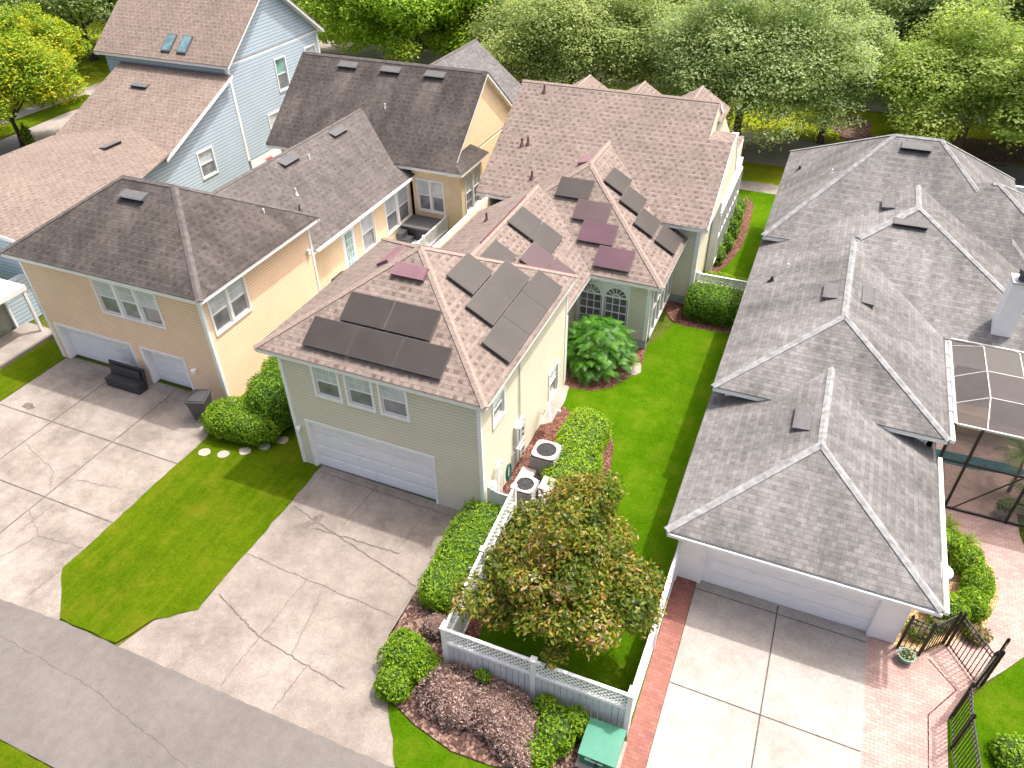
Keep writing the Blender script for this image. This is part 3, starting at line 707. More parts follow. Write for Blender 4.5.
sheet('side_path', [(-7.35,19.6),(-7.0,19.9),(-6.95,21.2),(-7.1,22.2),(-7.35,22.2)], .021, 'walk')
m = MB().box(-26.5,-24.6,15.0,16.2,0,.02) 
# streets behind
sheet('sidewalk', [(-60,43.9),(20,43.9),(20,45.3),(-60,45.3)], .012, 'walk')
sheet('verge_grass', [(-35,45.3),(20,45.3),(20,48.5),(-35,48.5)], .010, 'lawnC')
sheet('street', [(-46,48.6),(30,48.6),(30,53.6),(-48,53.6)], .002, 'asph2')
sheet('kerb', [(-46,48.35),(20,48.35),(20,48.6),(-46,48.6)], .03, 'walk'); sheet('kerb', [(-48,53.6),(30,53.6),(30,53.85),(-48,53.85)], .03, 'walk')
sheet('park_grass', [(-70,53.9),(60,53.9),(60,61.5),(-70,61.5)], .004, 'lawnC')
blob_sheet('mulch_bed', 1.6, 57.3, 1.5, 2.6, .012, 'mulchB', 5); blob_sheet('mulch_bed', 10.0, 56.0, 3.0, 2.2, .012, 'mulchB', 6); blob_sheet('mulch_bed', -12, 57, 4, 2.4, .012, 'mulchB', 7)
sheet('park_path', [(-60,61.6),(60,61.6),(60,66),(-60,66)], .006, 'walk')
sheet('side_street', [(-46.5,20),(-52.2,20),(-54.0,40),(-53,46),(-50,52),(-46,53.6),(-46,30)], .003, 'asph2')
sheet('side_verge', [(-52.4,20),(-56.2,20),(-56.2,52),(-53.3,52),(-53.2,46),(-54.2,40)], .009, 'lawnA')
sheet('sidewalk', [(-56.3,15),(-57.8,15),(-57.8,56),(-56.3,56)], .013, 'walk')
sheet('far_lawn', [(-57.8,10),(-90,10),(-90,70),(-57.8,56)], .0045, 'lawnC')

# ================================================================== GREEN HOUSE
GH = thing('green_house', 'sage green house with rose brown shingle roof carrying the dark solar panels', 'house', (-10.9, 20, 0))
wf = Wall('Y', 14.66, -1); wr = Wall('X', -7.35, 1)
wl = Wall('X', -14.36, -1); wb = Wall('Y', 22.25, 1)
gw = [(-13.16,-12.12,3.36,4.66), (-11.96,-10.92,3.36,4.66), (-10.76,-9.72,3.36,4.66)]
mb = MB(); wf.grid(mb, -14.36, -7.35, 0, 4.75, [hole(*g) for g in gw]+[(-13.78,-9.10,-.1,2.06)])
wr.grid(mb, 14.82, 22.25, 0, 4.75, [hole(15.48,16.46,3.13,4.2), hole(20.42,21.5,.32,1.78)])
wl.grid(mb, 14.82, 22.25, 0, 4.75, []); wb.grid(mb, -14.2, -7.51, 0, 4.75, [])
mb.build('wall', M['sid_green'], GH)
for g in gw: window(GH, wf, *g, grid=(3,2), lower=(1,1))
window(GH, wr, 15.48, 16.46, 3.13, 4.2, grid=(2,2)); window(GH, wr, 20.42, 21.5, .32, 1.78)
garage_door(GH, wf, -13.78, -9.10, 2.06, cols=8)
mb = MB(); corner_trim(mb, -14.36, 14.66, 0, 4.7, -1, -1); corner_trim(mb, -7.35, 14.66, 0, 4.7, 1, -1); corner_trim(mb, -7.35, 22.25, 0, 4.7, 1, 1)
each(mb, 'corner_board', M['white'], GH)
ro, _, _ = roof(GH, -15.1, -7.08, 14.5, 22.5, 4.86, .583, mat='sh_green', name='garage_roof')
# skylights / mauve vents on the garage roof
u, s, n = slope_axes('-Y', .583); mb = MB(); zc = 4.86+.583*(17.66-14.5)
slope_item(mb, (-11.02,17.66,zc), u, s, n, 1.15, .46, .13); mb.build('skylight', M['vent_pink'], GH)
u, s, n = slope_axes('-X', .583); mb = MB(); slope_item(mb, (-12.35,18.75,4.86+.583*2.75), u, s, n, 1.15, .5, .10); mb.build('skylight', M['vent_pink'], GH)
# utilities on the right wall
mb = MB(); wr.box(mb, 17.1, 17.82, .002, .14, 1.18, 1.92); mb.box(-7.2,-7.17,17.25,17.68,1.30,1.8); mb.build('meter_box', M['lgrey'], GH)
mb = MB(); wr.box(mb, 17.12, 17.8, .002, .14, .35, .98); mb.box(-7.2,-7.17,17.25,17.68,.45,.85); mb.build('meter_box', M['lgrey'], GH)
mb = MB()
for zz_ in (1.65, 1.4, .75, .5): mb.lathe((-7.18, 17.47, zz_), [(.07,0),(.07,.03)], 10)
each(mb, 'meter_dial', M['vent_dark'], GH)
mb = MB(); mb.tube([(-7.31,17.6,1.9),(-7.31,17.6,4.6)], .022, 8); mb.tube([(-7.31,17.0,.9),(-7.31,17.0,.2)], .03, 8); mb.tube([(-7.31,16.9,.9),(-7.31,16.9,.05)], .02, 8); each(mb, 'conduit', M['lgrey'], GH)
mb = MB(); mb.box(-7.32,-7.15,15.0,15.22,.55,1.25); mb.tube([(-7.2,15.4,.1),(-7.2,15.4,1.7)], .055, 10); mb.tube([(-7.2,15.4,1.7),(-7.2,15.6,1.8),(-7.2,15.75,1.6)], .05, 10); mb.tube([(-7.15,15.6,.1),(-7.15,15.6,1.3)], .035, 8); mb.build('water_valve', M['stucco_white'], GH)
mb = MB()
for k in range(7):
    pts = [(-7.18+.01*k, 16.2+.17*math.cos(a)*(1-.03*k), .72+.36*math.sin(a)+.012*k) for a in [2*math.pi*q/22 for q in range(23)]]; mb.tube(pts, .017, 6, cap=False)
ho = mb.build('garden_hose', M['hose']); tag(ho, 'coiled teal garden hose hanging on the sage green wall beside the meters', 'hose')
mb = MB(); mb.lathe((-14.15,14.55,1.63), [(.05,0),(.08,.03),(.08,.14),(.05,.18)], 12); mb.box(-14.2,-14.1,14.55,14.65,1.7,1.78); mb.build('wall_lamp', M['white'], GH)
# link with ridge, mid wing, main block
wm = Wall('Y', 25.8, -1); wmr = Wall('X', -5.0, 1); wst = Wall('Y', 29.96, -1); wma = Wall('X', -4.0, 1)
mb = MB()
arch = [(-8.0,-6.98,.75,2.72),(-6.92,-5.9,.75,2.72)]
wm.grid(mb, -14.2, -5.0, .42, 3.2, [hole(-8.05,-5.85,.65,2.72,.06)])
wmr.grid(mb, 25.96, 29.96, .42, 3.2, [hole(26.2,29.7,.55,2.75)])
wst.grid(mb, -5.16, -4.0, .42, 4.0, []); wma.grid(mb, 30.12, 41.0, .3, 4.0, [hole(33.6,38.6,.6,2.9)])
Wall('X', -8.2, 1).grid(mb, 22.26, 25.8, 0, 3.2, []); Wall('X', -7.36, 1).grid(mb, 22.26, 22.5, 0, 3.1, []); Wall('X', -13.9, -1).grid(mb, 22.3, 41, 0, 3.9, []); Wall('Y', 41.0, 1).grid(mb, -13.7, -4.16, 0, 4.0, [])
mb.build('wall', M['sid_green'], GH)
mb = MB(); wm.box(mb, -14.2, -5.0, -.16, -.01, 0, .42); wmr.box(mb, 25.96, 29.96, -.16, -.01, 0, .42); wst.box(mb, -5.16, -4.0, -.16, -.01, 0, .42); wma.box(mb, 30.12, 41, -.16, -.01, 0, .3)
mb.build('foundation', M['found'], GH)
mb = MB(); corner_trim(mb, -5.0, 25.8, .42, 3.12, 1, -1, .14); corner_trim(mb, -4.0, 29.96, .3, 3.85, 1, -1, .16); pass
each(mb, 'corner_board', M['white'], GH)
roof(GH, -14.4, -7.42, 20.3, 28.4, 3.3, .5845, mat='sh_green', hips=(0,0), rake=False, name='link_roof')
roof(GH, -13.72, -4.5, 25.4, 33.5, 3.3, .583, mat='sh_green', hips=(1,0), rake=False, name='wing_roof')
roof(GH, -14.42, -4.76, 29.5, 41.3, 4.05, .583, axis='X', hips=(0,0), mat='sh_green', gmat='sid_green', name='main_roof', rake=False)
# lower part of the main roof that runs further right, with a flat top behind the notch
mb = MB(); x0, x1 = -4.76, -3.68; yf0, yf1, ye, zt = 33.5, 34.75, 36.5, 6.385
mb.poly([(x0,29.5,4.052),(x1,29.5,4.052),(x1,yf0,zt),(x0,yf0,zt)]); mb.poly([(x1,yf1,zt),(x1,ye,4.052),(x0,ye,4.052),(x0,yf1,zt)])
mb.poly([(x0,yf0,zt),(x1,yf0,zt),(x1,yf1,zt),(x0,yf1,zt)])
mb.poly([(x1,29.5,4.02),(x1,ye,4.02),(x1,ye,4.052),(x1,yf1,zt),(x1,yf0,zt),(x1,29.5,4.052)], 1); mb.poly([(x0,29.5,4.02),(x0,ye,4.02),(x1,ye,4.02),(x1,29.5,4.02)], 1); mb.poly([(x0,29.5,4.02),(x1,29.5,4.02),(x1,29.5,4.052),(x0,29.5,4.052)], 1)
lr = mb.build('roof_return', [M['sh_green'], M['sid_green']], GH)
mb = MB(); mb.box(x0,x1-.35,ye+.01,41.28,3.98,4.05); mb.build('porch_roof', M['sh_green'], GH)
mb = MB(); mb.box(x0,x1-.02,29.52,ye,3.86,4.018)
for p, q in (((x1,29.5,4.05),(x1,yf0,zt)), ((x1,yf0,zt),(x1,yf1,zt)), ((x1,yf1,zt),(x1,ye,4.06))):
    p = Vector(p); q = Vector(q); dn = Vector((0,0,-.17)); mb.prism([p,q,q+dn,p+dn], (.025,0,0))
mb.box(x1-.25,x1+.05,34.5,34.72,zt+.002,zt+.05); mb.build('fascia', M['white'], lr)
mb = MB(); x0 = -4.75
p = Vector((x0,35.4,7.46)); q = Vector((x0,37.4,6.30)); dn = Vector((0,0,-.2)); mb.prism([p,q,q+dn,p+dn], (.04,0,0)); mb.build('rake_board', M['white'], GH)
# bay with tall white grid windows on the right side of the main block and on the wing
for (xx, ya, yb, za, zb_, nn) in ((-3.62, 33.2, 39.2, .55, 3.2, 8), (-4.93, 26.1, 29.8, .5, 2.95, 5)):
    mb = MB(); mb.box(xx-.35 if xx > -4 else xx-.06, xx-.06, ya, yb, .1, zb_+.5 if xx > -4 else zb_); b_ = mb.build('bay_window', M['white'], GH)
    mb = MB(); w_ = Wall('X', xx, 1); w_.box(mb, ya, yb, -.05, .01, za-.12, za); w_.box(mb, ya, yb, -.05, .01, zb_-.1, zb_)
    w_.box(mb, ya, yb, -.05, .004, (za+zb_)/2-.03, (za+zb_)/2+.03)
    for k in range(nn+1): y = ya+(yb-ya)*k/nn; w_.box(mb, y-.05, y+.05, -.045, .012, za, zb_-.1)
    mb.build('sash', M['white'], b_)
    mb = MB(); w_.box(mb, ya+.02, yb-.02, -.058, -.04, za, zb_-.1); mb.build('pane', M['pane_dark'], b_)
# arched pair of windows
fr = MB(); ss = MB(); pa = MB()
wm.box(fr, -8.06, -5.84, -.04, .02, .62, .74); wm.box(fr, -8.06, -8.0, -.06, .04, .74, 2.95); wm.box(fr, -5.9, -5.84, -.06, .04, .74, 2.95); wm.box(fr, -7.0, -6.9, -.06, .05, .74, 2.95)
wm.box(fr, -8.0, -7.0, -.12, .003, 2.25, 3.1); wm.box(fr, -6.9, -5.9, -.12, .0035, 2.25, 3.1)
for cx in (-7.5, -6.4):
    rr = .5; zc = 2.25
    wm.box(pa, cx-rr+.04, cx+rr-.04, -.06, -.04, .76, zc)
    pts = [Vector((cx+(rr-.06)*math.cos(a), 25.8-.012, zc+(rr-.06)*math.sin(a))) for a in [math.pi*k/20 for k in range(21)]]; pa.prism(pts, (0,-.008,0))
    for (ra, rb) in ((rr-.07, rr), (.12, .16)):
        for k in range(20):
            a, b = math.pi*k/20, math.pi*(k+1)/20
            ss.prism([Vector((cx+ra*math.cos(a),25.778,zc+ra*math.sin(a))), Vector((cx+rb*math.cos(a),25.778,zc+rb*math.sin(a))), Vector((cx+rb*math.cos(b),25.778,zc+rb*math.sin(b))), Vector((cx+ra*math.cos(b),25.778,zc+ra*math.sin(b)))], (0,-.03,0))
    for k in range(1, 6): a = math.pi*k/6; ss.bar((cx+.14*math.cos(a),25.77,zc+.14*math.sin(a)), (cx+(rr-.05)*math.cos(a),25.77,zc+(rr-.05)*math.sin(a)), .022)
    wm.box(ss, cx-rr, cx+rr, -.05, .035, zc-.04, zc+.04)
    for zq in (.78, 1.5): wm.box(ss, cx-rr+.04, cx+rr-.04, -.035, .0, zq-.02, zq+.02)
    for k in range(0, 4): x = cx-rr+.05+(2*rr-.1)*k/3; wm.box(ss, x-.014, x+.014, -.036, .001, .76, zc-.04)
    for zq in (1.12, 1.87): wm.box(ss, cx-rr+.04, cx+rr-.04, -.034, -.006, zq-.011, zq+.011)
af = fr.build('arched_window', M['white'], GH); ss.build('sash', M['white'], af); pa.build('pane', M['pane_dark'], af)
# dormers on the far slope
for cx, ye in ((-11.65,37.6),(-8.8,37.5),(-6.0,37.7)):
    roof(GH, cx-1.45, cx+1.45, 35.42, ye, 6.555, .60, hips=(0,0), name='dormer', gmat='sid_green', slab=False, rake=False, capw=.07)
for p in ((-13.1,34.9,7.2),(-13.12,32.06,5.54),(-12.85,32.15,5.6),(-12.02,30.56,4.67),(-12.2,25.9,4.6),(-12.6,28.2,4.0)): vent_pipe(GH, p)
roof_vent(GH, (-9.55,30.9,5.72), '-X', .583, .9, .45, 'vent_pink')
MB().box(-11.2,-11.05,22.35,22.5,4.86,4.95).build('vent_cap', M['pipe_red'], GH)
mb = MB(); mb.bar((-10.93,22.6,5.40),(-10.93,27.1,5.40),.05,.04); mb.bar((-10.2,22.53,4.84),(-7.3,22.53,4.84),.09,.06); mb.bar((-13.8,22.54,4.82),(-10.3,22.54,4.82),.07,.06); each(mb, 'roof_flashing', M['pipe_red'], GH)

# ================================================================== SOLAR PANELS (each one a thing)
def solar(c, face, k, w, h, label, group, cells='cells'):
    u, s, n = slope_axes(face, k); L = thing('solar_panel', label, 'solar panel', Vector(c), group)
    cc = Vector(c)
    m = MB(); slope_item(m, cc, u, s, n, w-.02, h-.02, .05, lift=.09); m.build('frame', M['panel_edge'], L)
    m = MB(); slope_item(m, cc, u, s, n, w-.055, h-.055, .004, lift=.141); m.build('cells', M[cells], L)
    m = MB()
    for q in (-.3, .3): slope_item(m, cc+u*(w*q), u, s, n, .05, h*.96, .09, lift=.0)
    each(m, 'rail', M['metal'], L)
    return L
def on(face, k, z0, o, x, y):
    return {'-Y': z0+k*(y-o), '+Y': z0+k*(o-y), '+X': z0+k*(o-x), '-X': z0+k*(x-o)}[face]
K = .583
FA = [((-11.80,16.27),'left panel of the upper pair on the garage front slope'), ((-10.22,16.27),'right panel of the upper pair on the garage front slope'),
      ((-12.64,15.33),'left panel of the lower row of three on the garage front slope'), ((-11.03,15.33),'middle panel of the lower row of three on the garage front slope'), ((-9.43,15.33),'right panel of the lower row of three on the garage front slope')]
for (x, y), lb in FA: solar((x, y, on('-Y',K,4.86,14.5,x,y)), '-Y', K, 1.60, 1.03, 'dark '+lb, 'solar panels on the front slope of the garage roof')
FB = [((-9.56,18.79),'single dark panel nearest the peak on the right slope of the garage roof'), ((-8.62,19.74),'farther of the two middle-row dark panels on the right slope of the garage roof'), ((-8.62,18.17),'nearer of the two middle-row dark panels on the right slope of the garage roof'),
      ((-7.69,20.42),'farthest of the three dark panels along the right eave of the garage roof'), ((-7.69,18.84),'middle of the three dark panels along the right eave of the garage roof'), ((-7.69,17.26),'nearest of the three dark panels along the right eave of the garage roof')]
for (x, y), lb in FB: solar((x, y, on('+X',K,4.86,-7.08,x,y)), '+X', K, 1.58, 1.06, lb, 'solar panels on the right slope of the garage roof')
FC = [((-9.32,28.74),'topmost dark panel of the four stepped down above the arched windows'), ((-8.24,27.88),'half mauve panel, second from top of the four stepped above the arched windows'), ((-7.69,27.03),'mauve panel, third from top of the four stepped above the arched windows'), ((-6.69,26.13),'lowest mauve panel, just above the arched windows')]
for i, ((x, y), lb) in enumerate(FC): solar((x, y, on('-Y',K,3.3,25.4,x,y)), '-Y', K, 1.52, 1.0, lb, 'stepped solar panels above the arched windows', cells=('cells','cells_half','cells_mauve','cells_mauve')[i])
FD = [((-7.88,30.06),'highest panel of the diagonal line of four by the main roof valley'), ((-7.0,29.50),'second highest panel of the diagonal line of four by the main roof valley'), ((-6.12,28.67),'third panel down of the diagonal line of four by the main roof valley'), ((-5.14,28.60),'lowest panel of the diagonal line of four, beside the eave')]
for (x, y), lb in FD: solar((x, y, on('+X',K,3.3,-4.5,x,y)), '+X', K, 1.53, 1.03, 'dark '+lb, 'diagonal line of solar panels on the wing roof')
FE = [((-10.33,25.42),'upper dark panel of the abutting pair on the link roof'), ((-9.42,25.42),'lower dark panel of the abutting pair on the link roof'), ((-10.22,22.45),'dark panel mostly hidden behind the garage roof edge beside the red pipe'), ((-9.22,23.9),'mauve panel sunk behind the garage roof edge, farther from the eave'), ((-8.31,23.9),'mauve panel sunk behind the garage roof edge, nearest the eave')]
for i, ((x, y), lb) in enumerate(FE): solar((x, y, on('+X',K,3.3,-7.42,x,y)), '+X', K, 1.53, 1.05, lb, 'solar panels on the link roof', cells='cells_half' if i > 2 else 'cells')

# ================================================================== RIGHT HOUSE
RH = thing('grey_roof_house', 'white house under a long silver grey hip roof with a white chimney', 'house', (2, 24, 0))
rf = Wall('Y', 14.75, -1)
mb = MB(); rf.grid(mb, -1.12, 4.9, 0, 2.5, [(-.42,4.18,-.1,2.12)])
Wall('X', -1.12, -1).grid(mb, 14.92, 39.9, 0, 2.5, []); Wall('X', 4.9, 1).grid(mb, 14.92, 20.2, 0, 2.5, [])
Wall('Y', 20.2, -1).grid(mb, 4.9, 5.1, 0, 3.3, []); Wall('Y', 20.25, -1).grid(mb, -1.12, 4.9, 2.5, 3.3, []); Wall('X', -1.10, -1).grid(mb, 20.42, 39.9, 2.5, 3.3, []); Wall('X', 5.1, 1).grid(mb, 20.2, 25.9, 0, 3.3, [])
Wall('Y', 30.6, -1).grid(mb, -1.08, 0.5, 3.3, 3.8, []); Wall('X', -1.06, -1).grid(mb, 30.8, 39.9, 3.3, 3.8, []); Wall('Y', 25.9, -1).grid(mb, 5.1, 12, 0, 3.3, [(6.2,9.2,-.1,2.2)]); Wall('Y', 39.9, 1).grid(mb, -1.0, 12, 0, 3.8, []); Wall('X', 12, 1).grid(mb, 26.1, 39.7, 0, 3.3, [])
mb.build('wall', M['stucco_white'], RH)
o = garage_door(RH, rf, -.42, 4.18, 2.12, cols=8)
mb = MB(); mb.box(-1.0,-.85,14.6,14.74,1.75,2.02); mb.build('wall_lamp', M['black'], RH)
mb = MB(); mb.box(6.2,9.2,26.0,26.03,0,2.2); mb.build('sliding_door', M['pane_dark'], RH)
P_ = .4167
kw = dict(mat='sh_right', cap='cap_right', capw=.11)
roof(RH, -1.56, 5.28, 14.05, 21.6, 2.6, P_, hips=(1,0), rake=False, name='garage_roof', **kw)
roof(RH, -1.52, 5.38, 19.8, 29.3, 3.4, P_, hips=(1,0), rake=False, name='middle_roof', **kw)
roof(RH, -1.525, 9.45, 25.5, 34.2, 3.404, .42, hips=(1,0), rake=False, name='wing_roof', capskip=(0,), **kw)
# pale cap on the visible upper part of the wing's left hip
mb = MB(); p0 = Vector((2.05,29.1,4.92)); p1 = Vector((3.96,30.99,5.72)); sd = Vector((1,-1,0)).normalized()*.16
for s_ in (-1, 1):
    q = [p0, p1, p1+sd*s_-Vector((0,0,.045)), p0+sd*s_-Vector((0,0,.045))]; mb.prism(q if s_ < 0 else q[::-1], (0,0,.03))
mb.build('ridge_cap', M['cap_right'], RH)
# back roof with uneven slopes
roof(RH, -1.5, 8.7, 30.16, 40.4, 3.9, .73, .60, axis='X', hips=(1,1), name='back_roof', **kw)
roof(RH, 3.0, 10.4, 30.164, 37.1, 3.904, .60, .62, axis='X', hips=(1,1), name='back_roof', capskip=(0,1), **kw)
for c, f, k, w_, h_ in (((3.59,34.8,6.70),'-Y',.6,1.15,.4), ((3.76,30.15,5.35),'-Y',.42,1.2,.42), ((3.0,31.8,5.32),'-X',.42,1.05,.4), ((1.45,25.05,4.63),'-X',P_,1.05,.4), ((2.6,25.3,4.56),'+X',P_,1.2,.4), ((1.33,18.7,3.80),'-X',P_,1.15,.4)): roof_vent(RH, c, f, k, w_, h_)
for c, mt in (((-.65,26.66,3.75),'vent_dark'), ((-.8,36.68,4.35),'vent_dark'), ((.6,34.0,5.4),'white'), ((-.2,27.6,3.9),'white')): vent_pipe(RH, c, .22, .06 if mt == 'vent_dark' else .035, mt)
mb = MB(); mb.prism([Vector((6.80,26.0,3.2)),Vector((7.42,26.0,3.2)),Vector((7.42,26.0,5.62)),Vector((6.80,26.0,5.62))], (0,.62,0)); ch = mb.build('chimney', M['stucco_white'], RH)
mb = MB(); mb.box(6.76,7.46,25.95,26.67,5.621,5.67); mb.build('chimney_cap', M['metal'], ch); mb = MB(); mb.lathe((7.15,26.32,5.67),[(.2,0),(.2,.2),(.26,.2),(.26,.36),(.15,.42)],18); mb.build('chimney_flue', M['vent_grey'], ch)
mb = MB()
mb.bar((5.4,14.1,2.50),(5.4,20.0,2.50),.11,.11); mb.bar((5.5,19.9,3.30),(5.5,25.4,3.30),.11,.11); mb.bar((5.3,14.02,2.48),(-1.5,14.02,2.48),.05,.10); each(mb, 'gutter', M['white'], RH)

# pool enclosure
PE = thing('pool_enclosure', 'dark framed pool screen enclosure with white roof beams beside the grey roof', 'pool enclosure', (8.5, 23, 0))
X0, X1, Y0, Y1, ZE, ZT = 5.58, 12.6, 20.72, 25.42, 3.38, 3.85
fr = MB(); tp = MB(); sc = MB()
for x in (6.32, 8.07, 9.9, 11.6):
    fr.box(x-.035,x+.035,Y0-.035,Y0+.035,0,ZE)
fr.box(X0-.04,X0+.04,Y0-.04,Y0+.04,0,ZE)
for z in (.04, 1.95): fr.box(X0+.04,X1,Y0-.028,Y0+.028,z,z+.06)
for k in range(1, 4): y = Y0+(Y1-Y0)*k/4
fr.box(8.07,9.9,Y0-.02,Y0+.02,.9,.95)
fr.bar((6.5,Y0,0.05),(7.9,Y0,1.95),.03)
fr.build('frame', M['iron'], PE)
w_ = .030
tp.bar((X0,Y0,ZE),(X1,Y0,ZE),.05,.07); tp.bar((X0,Y0,ZE),(X0,Y1,ZE),.08,.09); tp.bar((X0,Y1,ZE+.08),(X1,Y1,ZE+.08),.07,.09)
xi = X0+.85; ya, yb = Y0+1.05, Y1-.75
tp.bar((xi,Y0,ZE),(xi,ya,ZT),w_); tp.bar((xi,ya,ZT),(xi,yb,ZT),w_); tp.bar((xi,yb,ZT),(xi,Y1,ZE+.1),w_)
for x in (xi+1.05, xi+2.1, xi+3.2, xi+4.3): tp.bar((x,Y0,ZE),(x,ya,ZT),w_); tp.bar((x,ya,ZT),(x,yb,ZT),w_); tp.bar((x,yb,ZT),(x,Y1,ZE+.1),w_)
for y in (ya, (ya+yb)/2): tp.bar((xi,y,ZT),(X1,y,ZT),w_*.9); tp.bar((X0,y,ZE),(xi,y,ZT),w_*.9)
tp.bar((X0,Y1-.3,ZE),(xi,yb,ZT),w_*.9)
for k in range(6): y = Y0+.6+k*.8; tp.box(X0-.16,X0-.04,y-.02,y+.02,ZE,ZE+.04)
tp.build('roof_beam', M['lgrey'], PE)
def sp(a, b, c, d, n=(0,0,.004)): sc.prism([Vector(a),Vector(b),Vector(c),Vector(d)], n)
sp((X0+.05,Y0,.08),(X1,Y0,.08),(X1,Y0,ZE-.06),(X0+.05,Y0,ZE-.06),(0,.004,0))
sp((xi,ya,ZT),(X1,ya,ZT),(X1,yb,ZT),(xi,yb,ZT)); sp((X0,Y0,ZE),(X1,Y0,ZE),(X1,ya,ZT-.004),(xi,ya,ZT-.004)); sp((X0,Y0,ZE),(xi,ya,ZT-.004),(xi,yb,ZT-.004),(X0,Y1,ZE)); sp((xi,yb,ZT-.004),(X1,yb,ZT-.004),(X1,Y1,ZE+.1),(X0+.1,Y1,ZE+.1))
sc.build('screen', M['screen'], PE)
m = MB(); m.poly([(5.3,22.95,.022),(7.2,23.0,.022),(7.9,23.1,.022),(8.6,23.2,.022),(9.2,23.6,.022),(8.3,23.75,.022),(7.2,23.7,.022),(5.3,23.6,.022)]); po = m.build('pool_water', M['water']); tag(po, kind='structure')
mb = MB(); mb.box(6.25,7.6,24.9,25.4,.0,.9); mb.box(6.2,7.65,24.85,25.45,.9,.95); cb = mb.build('patio_cabinet', M['wood']); tag(cb, 'tan patio counter inside the pool enclosure under the grey roof', 'cabinet')
t = thing('potted_plant', 'stone pot with a leafy plant inside the pool enclosure corner', 'plant pot', (7.95,21.05,0)); mb = MB(); mb.lathe((7.95,21.05,.0), [(.13,0.02),(.2,.12),(.22,.24),(.19,.3),(.16,.26)], 16); mb.build('pot', M['potw'], t)
mound('foliage', t, [(7.95,21.05,.42,.2,.2,.2)], [M['lf_hedged'], M['innerg']], .1, 300, .2, seed=301)
t = thing('palm', 'slender young palm leaning inside the pool enclosure', 'palm', (8.3,22.3,0)); mb = MB(); mb.tube([(8.3,22.3,.0),(8.32,22.35,.8),(8.25,22.4,1.5)],[.07,.05,.045],8); mb.build('trunk', M['bark'], t)
def fronds(name, parent, c, n, L, w, mat, seed, up=.9, droop=1.0, seg=6, leaflets=False):
    rng = np.random.default_rng(seed); Q = []; RN = []
    for k in range(n):
        a = 2*math.pi*k/n+rng.uniform(-.25,.25); e = up*rng.uniform(.5,1.15); l = L*rng.uniform(.75,1.15); p = np.array(c, float); el = e; r_ = rng.uniform(.05,.95)
        for i in range(seg):
            d = np.array([math.cos(a)*math.cos(el), math.sin(a)*math.cos(el), math.sin(el)]); q = p+d*l/seg; sd = np.array([-math.sin(a), math.cos(a), 0])
            w0 = w*math.sin(math.pi*(i+.3)/(seg+.6)); w1 = w*math.sin(math.pi*(i+1.3)/(seg+.6))*(i < seg-1)+.004
            if leaflets:
                for s_ in (-1, 1):
                    for j in (0, .5):
                        b = p+(q-p)*j; tip = b+sd*s_*w*(1.15-.09*i)+d*w*.45-np.array([0,0,w*.3]); Q.append([b, b+d*.05, tip+d*.02, tip]); RN.append(r_)
            Q.append([p-sd*w0*(.15 if leaflets else 1), p+sd*w0*(.15 if leaflets else 1), q+sd*w1*(.15 if leaflets else 1), q-sd*w1*(.15 if leaflets else 1)]); RN.append(r_)
            p = q; el -= droop*1.3/seg
    return quads_obj(name, np.array(Q), np.clip(np.array(RN), .01, .99), [M[mat]], parent)
fronds('fronds', t, (8.25,22.4,1.5), 14, .9, .16, 'lf_hedged', 21, leaflets=True)
t = thing('palm', 'low bushy palm near the teal pool water under the screen', 'palm', (8.9,21.6,0)); fronds('fronds', t, (8.9,21.6,.1), 18, 1.1, .18, 'lf_hedged', 22, up=1.2, leaflets=True)

# iron fences at the lower right
def iron_fence(name, label, pts, h, seed=1, gap=.11, arch=0, cat='fence'):
    t = thing(name, label, cat, (pts[0][0], pts[0][1], 0)); po = MB(); ra = MB(); pk = MB()
    for i, (p, q) in enumerate(zip(pts, pts[1:])):
        L = math.dist(p, q); n = max(2, int(L/gap))
        for zz in (.12, h-.18, h-.03): ra.bar((p[0],p[1],zz),(q[0],q[1],zz),.03,.03)
        for k in range(n+1):
            x = p[0]+(q[0]-p[0])*k/n; y = p[1]+(q[1]-p[1])*k/n
            if k in (0, n): continue
            pk.box(x-.009,x+.009,y-.009,y+.009,.05,h)
    for p in pts: po.box(p[0]-.03,p[0]+.03,p[1]-.03,p[1]+.03,0,h+.05); po.lathe((p[0],p[1],h+.05),[(.045,0),(.03,.05),(.005,.08)],8)
    each(po, 'post', M['iron'], t); each(ra, 'rail', M['iron'], t); pk.build('pickets', M['iron'], t); return t
iron_fence('iron_fence', 'dark metal picket fence running from the white garage corner to the gate', [(4.98,14.66),(5.5,14.62),(6.13,15.27)], 1.35)
iron_fence('iron_gate', 'dark metal picket gate panel across the pink paver walk', [(6.22,15.22),(6.86,14.25)], 1.4, cat='gate')
iron_fence('iron_fence', 'short dark metal fence segment turning back beside the paver walk', [(7.0,14.3),(7.15,14.75)], 1.45)
iron_fence('iron_fence', 'long dark metal picket fence between pink pavers and the lawn', [(6.85,14.2),(6.24,13.05),(6.22,12.2),(6.34,10.6),(6.4,8.5)], 1.5)
t = thing('flower_pot', 'green glazed flower pot with pink blossoms beside the dark metal fence', 'flower pot', (5.15,14.32,0)); mb = MB(); mb.lathe((5.15,14.32,.0), [(.12,.02),(.19,.12),(.21,.26),(.23,.28),(.19,.28),(.17,.22)], 18); mb.build('pot', M['pot'], t)
mound('flowers', t, [(5.15,14.32,.28,.16,.16,.08)], [M['lf_flower'], M['innerg']], .06, 500, .1, seed=31)
mound('foliage', t, [(5.15,14.32,.26,.18,.18,.07)], [M['lf_hedged'], M['innerg']], .06, 300, .1, seed=32)

